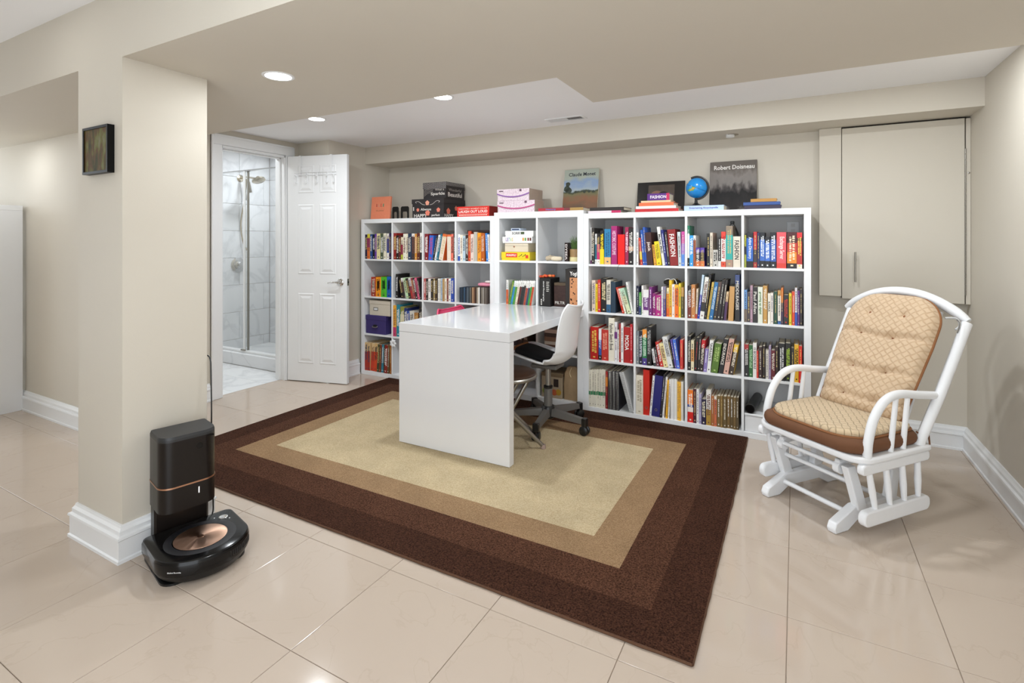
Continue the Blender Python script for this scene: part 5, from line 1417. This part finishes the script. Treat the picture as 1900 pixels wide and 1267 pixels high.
en = flatbook(3.000, 3.256, .03, .22, Z1+.0005, Z1+.036, 'b4c8e4', 'pale blue encyclopedia lying under the globe', 'Entertaining Encyclopedia', '3a3a9a', th=.42)
gb = thing('globe', 'small blue desk globe on black stand, right bookcase top', 'globe', (3.07, .12, Z1+.0365))
gz = Z1+.0365
MB().lathe([(0, 0), (.050, 0), (.052, .004), (.030, .010), (.012, .022), (.009, .045), (.012, .056), (0, .056)], c=(3.065, .12, gz), seg=28).build('stand', BLACK, gb, smooth=True)
gm = bpy.data.materials.new('globe map'); gm.use_nodes = True; nt = gm.node_tree; b = nt.nodes['Principled BSDF']; b.inputs['Roughness'].default_value = .25
tc = N(nt, 'ShaderNodeTexCoord'); n = N(nt, 'ShaderNodeTexNoise'); n.inputs['Scale'].default_value = 17; n.inputs['Detail'].default_value = 4; nt.links.new(tc.outputs['Object'], n.inputs['Vector'])
cr = N(nt, 'ShaderNodeValToRGB'); cr.color_ramp.interpolation = 'CONSTANT'; el = cr.color_ramp.elements; el[0].color = lin('1c84cc'); el[1].position = .66; el[1].color = lin('d88a4a'); e_ = el.new(.61); e_.color = lin('6aa84a')
nt.links.new(n.outputs['Fac'], cr.inputs['Fac']); nt.links.new(cr.outputs['Color'], b.inputs['Base Color'])
gc = Vector((3.068, .12, gz+.128)); rg = .071
m = MB(); m.grid(lambda u, v_: gc+Vector((rg*math.cos(u*2*math.pi)*math.sin(v_*math.pi), rg*math.sin(u*2*math.pi)*math.sin(v_*math.pi), -rg*math.cos(v_*math.pi))), 36, 20); m.build('sphere', gm, gb, smooth='all')
ax_t = R(23); pts = []
for k in range(25):
    a = R(118-207*k/24); pts.append(gc+Vector(((rg+.008)*math.cos(a-ax_t*0), 0, (rg+.008)*math.sin(a))))
MB().tube(pts, .0055, 8, flat=1.3).build('meridian_arc', BLACK, gb, smooth=True)
pts = [gc+Matrix.Rotation(R(22), 3, 'Y') @ Vector(((rg+.0006)*math.cos(R(q*10)), (rg+.0006)*math.sin(R(q*10)), 0)) for q in range(37)]
MB().tube(pts, .0009, 5, cap=False).build('equator_line', ink('143a5a'), gb)
GREYC = coverprint('grey photo cover', [(.0, '6a6562'), (.08, '2a2624'), (.45, '171414'), (.56, '4a4442'), (.68, '7e7874'), (.85, '857e79'), (1.0, '6a625c')], 13, (2.2, 1, 1.0), 2)
def greyp(o, W_, H_):
    text('Robert Doisneau', (W_*.52, -.0007, H_*.88), (1, 0, 0), (0, 0, 1), W_*.86, H_*.085).local('title', ink('e8e4de'), o)
board(((3.120, .34, Z1+.0005), (3.436, .34, Z1+.0005), (3.436, .405, Z1+.377), (3.120, .405, Z1+.377)), .016, GREYC, 'photo_book', 'large grey photography book leaning on the wall behind the globe', 'book', greyp)
S = 'books stacked at the right end of the bookcase top'
flatbook(3.382, 3.598, .03, .21, Z1+.0005, Z1+.026, '2a1f38', 'dark purple book, bottom of the three at the right end', group=S)
flatbook(3.376, 3.592, .03, .20, Z1+.0265, Z1+.047, '2a4a8a', 'blue book, middle of the three at the right end', group=S)
flatbook(3.420, 3.572, .03, .19, Z1+.0475, Z1+.068, 'b0803a', 'ochre book, top of the three at the right end', group=S)

# ================================================================== things inside the cubes
def zrow(r): return O4+(4-r)*(CW+.016)
def cx(u, c): return (0 if u == 'L' else 2.274)+O4+(c-1)*(CW+.016)
# left, row 3: two storage boxes
def storage(label, x0, x1, y0, y1, z0, z1, lidh, M, lm):
    t = thing('storage_box', label, 'storage box', ((x0+x1)/2, (y0+y1)/2, z0))
    cbox(x0+.003, x1-.003, y0+.003, y1-.003, z0+.0005, z1-lidh+.004, .002).build('body', M, t); cbox(x0, x1, y0, y1, z1-lidh, z1, .003).build('lid', lm, t); return t
PUR = mat('purple card', '3a2f6a', .6, var=.06); BEI = mat('beige linen card', 'cfc5b4', .85, var=.08, vscale=120); BRM = mat('brown lid edge', 'b8aa94', .8, var=.08)
z = zrow(3)
t = storage('purple storage box with metal pull in the left bookcase, under a beige box', .045, .300, .012, .300, z, z+.175, .045, PUR, PUR)
MB().tube(curve([(.135, .012, z+.072), (.150, .002, z+.066), (.185, .002, z+.066), (.200, .012, z+.072)]), .005, 8).build('pull_handle', STEEL, t, smooth=True); cbox(.145, .190, .0105, .0155, z+.070, z+.088, .001).build('label_plate', BLACK, t)
t = storage('beige linen storage box with black label holder on the purple box', .085, .345, .02, .28, z+.1755, z+.318, .036, BEI, BEI)
m = MB()
for a in ((.140, .195, .222, .226), (.140, .195, .247, .251), (.140, .144, .226, .247), (.191, .195, .226, .247)): m.box(a[0], a[1], .0205, .0232, z+a[2], z+a[3])
m.build('label_frame', BLACK, t); box(.144, .191, .0218, .0232, z+.226, z+.247).build('label_card', TRIM, t)
# pouch on the discs, ornament on the divider
z = zrow(2)
t = thing('pencil_pouch', 'pink and white pouch lying on the disc cases', 'pouch', (1.36, .07, z+.141))
pillow(1.37, .075, z+.158, (1, 0, 0), (0, 1, 0), (0, 0, 1), .075, .05, .017, 3).build('pouch_body', mat('pink satin', 'dc8aa0', .5, var=.15, vscale=30), t, smooth='all')
pillow(1.405, .060, z+.184, (1, 0, 0), (0, 1, 0), (0, 0, 1), .032, .03, .010, 3).build('pouch_flap', mat('white satin', 'e8dcd8', .5, var=.1), t, smooth='all')
t = thing('paper_ornament', 'small white paper flower ornament hanging from the lower left shelf divider', 'ornament', (.41, -.012, zrow(3)-.06))
for k in range(7):
    a = R(k*51.4); p = Vector((.412+.022*math.cos(a), -.012, zrow(3)-.062+.022*math.sin(a)))
    pillow(p.x, p.y, p.z, (math.cos(a), 0, math.sin(a)), (0, 1, 0), (-math.sin(a), 0, math.cos(a)), .017, .008, .012, 2, 8, 6).build('petal', TRIM, t, smooth='all')
MB().tube([(.412, -.010, zrow(3)-.05), (.412, .004, zrow(3)-.012)], .0012, 5).build('string', TRIM, t)
MB().tube(curve([(.405, -.010, zrow(3)-.085), (.398, -.012, zrow(3)-.13), (.41, -.010, zrow(3)-.17)]), .0018, 5).build('string', TRIM, t)
# left row 3/4 right cubes (seen past the desk)
t = thing('shoulder_bag', 'dark bag slumped in the fourth cube behind the desk, left bookcase', 'bag', (1.28, .17, zrow(3)))
pillow(1.28, .17, zrow(3)+.135, (1, 0, 0), (0, 1, 0), (0, 0, 1), .13, .10, .134, 3).build('bag_body', mat('dark brown canvas', '2c2420', .9, var=.2, vscale=40), t, smooth='all')
MB().tube(curve([(1.19, .10, zrow(3)+.24), (1.24, .08, zrow(3)+.315), (1.33, .08, zrow(3)+.315), (1.37, .10, zrow(3)+.24)]), .008, 8).build('strap', BLACK, t, smooth=True)
# middle bookcase
MZ = lambda r: .05+(4-r)*((1.514-.1-.048)/4+.016); MX = (1.5385, 1.5385+.351)
def gamebox(label, x0, x1, y0, y1, z0, z1, M, text_, tc_, extra=None, name='board_game'):
    t = thing(name, label, 'board game', ((x0+x1)/2, (y0+y1)/2, z0))
    cbox(x0+.002, x1-.002, y0+.002, y1-.002, z0+.0005, z0+(z1-z0)*.6, .001).build('tray', M, t); l = cbox(x0, x1, y0, y1, z0+(z1-z0)*.25, z1, .0015).build('lid', M, t)
    for (s_, xf, wf, hf, c) in text_: text(s_, (x0+(x1-x0)*xf, y0-.0007, (z0+(z1-z0)*.6)), (1, 0, 0), (0, 0, 1), (x1-x0)*wf, (z1-z0)*hf).build('lettering', ink(c), l)
    return t, l
z = MZ(1)
YEL = mat('yellow game card', 'e8cf2e', .35, var=.05); WHT = mat('white game card', 'ecebe8', .35, var=.03); WOODB = mat('pale wooden box', 'd9ccb4', .6, var=.08, vscale=18)
t, l = gamebox('yellow property board game box at the bottom of the game stack', 1.552, 1.812, .012, .27, z, z+.068, YEL, [], '')
box(1.595, 1.700, .0108, .0125, z+.026, z+.060).build('logo_patch', ink('d8301c'), l); text('MONOPOLY', (1.6475, .0102, z+.043), (1, 0, 0), (0, 0, 1), .092, .018).build('lettering', ink('f8f4ec'), l)
m = MB()
for k in range(6): m.box(1.715+k*.011, 1.715+k*.011+.007, .0108, .0125, z+.030+(k % 3)*.006, z+.036+(k % 3)*.008)
m.build('picture_print', ink('3a2a24'), l); box(1.776, 1.800, .0108, .0125, z+.020, z+.045).build('picture_print', ink('d8401c'), l)
t = thing('wooden_case', 'pale wooden box with brass knob in the game stack', 'wooden box', (1.68, .13, z+.069))
cbox(1.580, 1.795, .02, .24, z+.0685, z+.140, .002).build('body', WOODB, t); MB().lathe([(0, 0), (.007, 0), (.007, .003), (.004, .006), (0, .006)], c=(1.668, .02, z+.112), M=Matrix.Rotation(R(90), 4, 'X'), seg=14).build('knob', COPPER, t, smooth=True); box(1.579, 1.796, .0192, .0202, z+.118, z+.1192).build('lid_seam', GAPM, t)
t, l = gamebox('white letters game box with coloured lettering in the game stack', 1.562, 1.835, .012, .26, z+.1405, z+.192, WHT, [], '')
for k, (c, ch) in enumerate((('8a3a9a', 'L'), ('5a4aa0', 'E'), ('4aa0a0', 'T'), ('8ab83a', 'A'), ('d8b83a', 'S'))): text(ch, (1.600+k*.014, .0112, z+.170), (1, 0, 0), (0, 0, 1), .010, .028).build('lettering', ink(c), l)
for x, c in ((1.755, 'd89a3a'), (1.775, '6a9a4a'), (1.800, '7a3a2a'), (1.820, '5a2a20')): box(x-.007, x+.007, .0108, .0125, z+.160, z+.184).build('picture_print', ink(c), l)
t, l = gamebox('white board game box with black SORRY lettering near the top of the stack', 1.588, 1.845, .012, .26, z+.1925, z+.240, WHT, [('SORRY!', .44, .38, .42, '1c1c1c')], '')
box(1.735, 1.765, .0108, .0125, z+.212, z+.232).build('picture_print', ink('4a5a3a'), l)
t, l = gamebox('small blue and white card game on top of the game stack', 1.632, 1.718, .03, .14, z+.2405, z+.262, mat('pale blue card', 'c4d0e0', .4), [], '', name='card_game')
box(1.642, 1.708, .0288, .0305, z+.247, z+.257).build('picture_print', ink('22345a'), l)
# middle, top right cube: driftwood, dark box, potted grass
x = MX[1]
t = thing('driftwood', 'pale driftwood piece lying in the upper cube beside the grass pot', 'driftwood', (x+.10, .06, z))
DW = mat('driftwood', 'b8a890', .9, var=.25, vscale=30, bump=.4, bscale=60)
MB().tube(curve([(x+.055, .05, z+.018), (x+.09, .045, z+.024), (x+.13, .06, z+.020), (x+.185, .05, z+.014)]), [.010]+[.019]*12+[.018]*8+[.011]*4, 9).build('log', DW, t, smooth=True)
MB().tube(curve([(x+.062, .035, z+.010), (x+.070, .04, z+.030), (x+.095, .05, z+.042)]), .009, 8).build('branch', DW, t, smooth=True)
pillow(x+.150, .035, z+.020, (1, 0, 0), (0, 1, 0), (0, 0, 1), .045, .03, .018, 3).build('stone', mat('cream stone', 'd8cab0', .8, var=.1), t, smooth='all')
bk = place('book', cover_mesh(.028, .17, .145, cov('2a1a1a'), 'book'), Matrix.Translation((x+.235, .02, z+.0005))); tag(bk, 'short dark book with white lettering standing beside the potted grass', 'book')
text('DYSEA', (0, -.0009, .072), (0, 0, -1), (1, 0, 0), .12, .017).local('title', ink('d8d0cc'), bk); MB().box(-.0118, .0118, .002, .167, .003, .142).local('pages', PAGES, bk)
t = thing('potted_grass', 'tuft of green grass in a glass pot at the right of the upper cube', 'potted plant', (x+.290, .065, z))
MB().lathe([(0, 0), (.036, 0), (.040, .006), (.042, .09), (.040, .095), (0, .095)], c=(x+.290, .065, z+.0005), seg=24).build('pot', mat('earth in jar', '9a7a50', .4, var=.35, vscale=40), t, smooth=True)
MB().lathe([(0, .0), (.043, .0), (.043, .034), (.0, .034)], c=(x+.290, .065, z+.0008), seg=24).build('jar_label', mat('cream label', 'd8cc98', .6), t, smooth=True)
GRN = mat('grass green', '5a7a3a', .6, var=.4, vscale=40)
rr = random.Random(9)
for k in range(46):
    a = rr.uniform(0, 6.28); r_ = rr.uniform(0, .026); L = rr.uniform(.07, .115); px_, py_ = x+.290+r_*math.cos(a), .065+r_*math.sin(a); sp_ = rr.uniform(.1, .35)
    MB().tube([(px_, py_, z+.093), (px_+L*.3*sp_*math.cos(a), py_+L*.3*sp_*math.sin(a), z+.093+L*.55), (px_+L*sp_*math.cos(a)*.9, py_+L*sp_*math.sin(a)*.9, z+.093+L)], [.0022, .0018, .0004], 4).build('blade', GRN, t)
# middle, second row right: dark boxes
z = MZ(2)
t = thing('software_box', 'black boxed set with white vertical print in the middle bookcase', 'box', (x+.045, .1, z))
cbox(x+.012, x+.105, .012, .19, z+.0005, z+.222, .001).build('body', cov('1c1a1a'), t)
text('dental Photography', (x+.046, .0112, z+.12), (0, 0, -1), (1, 0, 0), .16, .014).build('lettering', ink('e8e6e2'), t)
m = MB()
for k in range(3): m.box(x+.022, x+.032, .0112, .0125, z+.012+.017*k, z+.024+.017*k)
for k in range(6): m.box(x+.070, x+.090+.004*(k % 2), .0112, .0125, z+.12+.014*k, z+.125+.014*k)
m.build('spine_print', ink('d8d4cc'), t)
t = thing('bead_trinket', 'crumpled orange-red trinket lying on the black boxed set', 'trinket', (x+.05, .08, z+.223))
rr = random.Random(4)
for k in range(7): pillow(x+.012+.016*k, .05+rr.uniform(-.02, .02), z+.236+rr.uniform(-.003, .006), (1, 0, 0), (0, 1, 0), (0, 0, 1), .014, .018, .010, 2.5, 8, 6).build('bead', cov(rr.choice(('d8602c', 'c84424', 'e8844a'))), t, smooth='all')
t = thing('photo_box', 'dark picture box standing between the black sets in the middle bookcase', 'box', (x+.17, .1, z))
cbox(x+.118, x+.225, .05, .20, z+.0005, z+.165, .001).build('body', mat('dark picture card', '3a2420', .4, var=.6, vscale=40), t)
text('FILTR', (x+.170, .0492, z+.032), (1, 0, 0), (0, 0, 1), .085, .022).build('lettering', ink('d8d4cc'), t)
cbox(x+.12, x+.222, .048, .14, z+.1655, z+.188, .002).build('lid', cov('5a4a38'), t)
t = thing('cereal_box', 'tall black box with cookie pictures at the right of the middle bookcase', 'box', (x+.27, .1, z))
cbox(x+.232, x+.333, .012, .21, z+.0005, z+.300, .001).build('body', cov('262220'), t)
box(x+.268, x+.332, .0110, .0125, z+.003, z+.235).build('picture_print', mat('cookie print', 'c88a5c', .5, var=.35, vscale=60), t)
text('Yogi', (x+.298, .0104, z+.262), (1, 0, 0), (0, 0, 1), .058, .040).build('lettering', ink('f0ece6'), t)
rr = random.Random(8)
for k in range(12):
    X_, Z_ = x+rr.uniform(.276, .325), z+rr.uniform(.015, .225)
    MB().lathe([(0, 0), (.006, 0), (.006, .001), (0, .001)], c=(X_, .0110, Z_), M=Matrix.Rotation(R(90), 4, 'X'), seg=8).build('picture_print', ink('4a2a18'), t)
# middle, rows three and four, mostly behind the desk and chair
z = MZ(3)
for k, (w_, h_, c, nm) in enumerate(((.045, .24, '5a4a3c', 'brown'), (.04, .22, '3c4a40', 'dark green'), (.035, .25, '2a2a30', 'charcoal'), (.05, .23, '34302a', 'dark'), (.04, .21, '4a3a2c', 'umber'))):
    x_ = MX[0]+.03+sum((.045, .04, .035, .05, .04)[:k])+.004*k
    o = place('book', cover_mesh(w_, .2, h_, cov(c), 'book'), Matrix.Translation((x_+w_/2, .012, z+.0005))); tag(o, '%s book standing in the left cube just under the desktop, %s from left' % (nm, ORD[k]), 'book', 'books under the desktop'); dress(o, w_, .2, h_, c, '', '', '', rnd)
for k, (z0_, z1_, c, nm) in enumerate(((0, .03, 'cfc4b4', 'cream'), (.03, .06, '6a4a3a', 'brown'), (.06, .085, 'd8d0c4', 'pale'), (.085, .12, '8a6a54', 'tan'), (.12, .15, '4a3a30', 'dark brown'), (.15, .18, 'c0a898', 'rosy'))):
    flatbook(MX[1]+.05, MX[1]+.30-.012*k, .02, .2, z+z0_+.0006, z+z1_, c, '%s book lying in the stack in the cube behind the white swivel chair' % nm, group='books stacked behind the swivel chair')
z = MZ(4)
t = thing('cardboard_carton', 'beige carton with printed fruit on the bottom shelf behind the chair', 'carton', (MX[1]+.12, .12, z))
x = MX[1]
cbox(x+.020, x+.195, .03, .25, z+.0005, z+.190, .002).build('body', mat('beige carton', 'a8967c', .85, var=.1, vscale=20), t)
cbox(x+.018, x+.197, .028, .252, z+.166, z+.194, .002).build('lid', mat('brown carton lid', '7a664c', .85, var=.1), t)
box(x+.125, x+.165, .0285, .0305, z+.090, z+.150).build('picture_print', ink('2a1f1a'), t)
for (X_, Z_, r, c) in ((.05, .05, .022, '7a8a3a'), (.09, .04, .026, 'a8442c'), (.13, .045, .024, 'b85a34'), (.165, .05, .024, 'b8902c')):
    MB().lathe([(0, 0), (r, 0), (r, .0012), (0, .0014)], c=(x+X_, .0300, z+Z_), M=Matrix.Rotation(R(90), 4, 'X'), seg=14).build('picture_print', ink(c), t)
t = thing('paper_bag', 'tall kraft paper bag with rolled top on the bottom shelf', 'bag', (x+.265, .09, z))
bg_ = MB(); lev = []
for (zz, hx_, hy_) in ((.0005, .058, .045), (.12, .060, .047), (.20, .055, .040), (.228, .046, .026), (.242, .044, .018), (.252, .030, .012)): lev.append(([(x+.262+p[0], .085+p[1]) for p in rrect(-hx_, hx_, -hy_, hy_, .011, .011, 3)], z+zz))
stack(bg_, lev); bg_.build('bag_body', mat('kraft paper', 'a48a68', .9, var=.12, vscale=30, bump=.4, bscale=40), t, smooth=True)
MB().tube(curve([(x+.262, .062, z+.246), (x+.256, .040, z+.21), (x+.268, .036, z+.18)]), .0025, 6).build('tie', mat('twine', 'd8c8a0', .9), t, smooth=True)
# right bookcase, bottom right cube: white box, black tube
z = zrow(4); x = cx('R', 4)
t = thing('drawer_box', 'low white box on the bottom shelf of the right bookcase under a black tube', 'box', (x+.17, .19, z))
cbox(x+.004, x+.300, .016, .33, z+.0005, z+.104, .002).build('body', LAM, t); cbox(x+.002, x+.302, .012, .335, z+.1045, z+.118, .002).build('lid', LAM, t); box(x+.003, x+.301, .0145, .332, z+.1032, z+.1048).build('lid_seam', GAPM, t)
t = thing('poster_tube', 'short black tube lying on the white box in the bottom right cube', 'tube', (x+.04, .18, z+.118))
tz = z+.118+.0305; ta, tb = Vector((x+.034, .018, tz)), Vector((x+.062, .330, tz+.0))
MB().tube([ta, tb], .030, 24).build('tube_body', BLACK, t, smooth=True)
d_ = (tb-ta).normalized(); MB().tube([ta-d_*.002, ta+d_*.004], .0305, 24, cap=False).build('end_ring', STEEL, t, smooth=True); MB().tube([ta-d_*.0025, ta-d_*.0015], .0255, 24).build('end_cap', GLBLK, t, smooth=True)
# right bookcase, second row: things on top of and behind the books
z = zrow(2)
t = thing('hair_bow', 'dark fabric bundle with white string lying on the purple books', 'fabric bundle', (2.90, .12, z+.21))
pillow(2.90, .13, z+.232, (1, 0, 0), (0, 1, 0), (0, 0, 1), .06, .05, .021, 2.5).build('bundle', mat('dark olive cloth', '2f2a22', .9, var=.2), t, smooth='all')
MB().tube(curve([(2.86, .08, z+.252), (2.885, .072, z+.262), (2.90, .07, z+.254), (2.925, .066, z+.262), (2.940, .06, z+.246), (2.945, .055, z+.230)]), .0028, 6).build('string', TRIM, t, smooth=True)
t = thing('bookmark_cord', 'thin dark bookmark cord hanging off the top shelf of the right bookcase', 'cord', (2.55, .0, zrow(1)))
MB().tube(curve([(2.552, .004, zrow(1)+.002), (2.548, -.003, zrow(1)-.002), (2.540, -.004, zrow(1)-.02), (2.536, -.004, zrow(1)-.042)]), .0011, 6).build('cord_strand', BLACK, t, smooth=True)
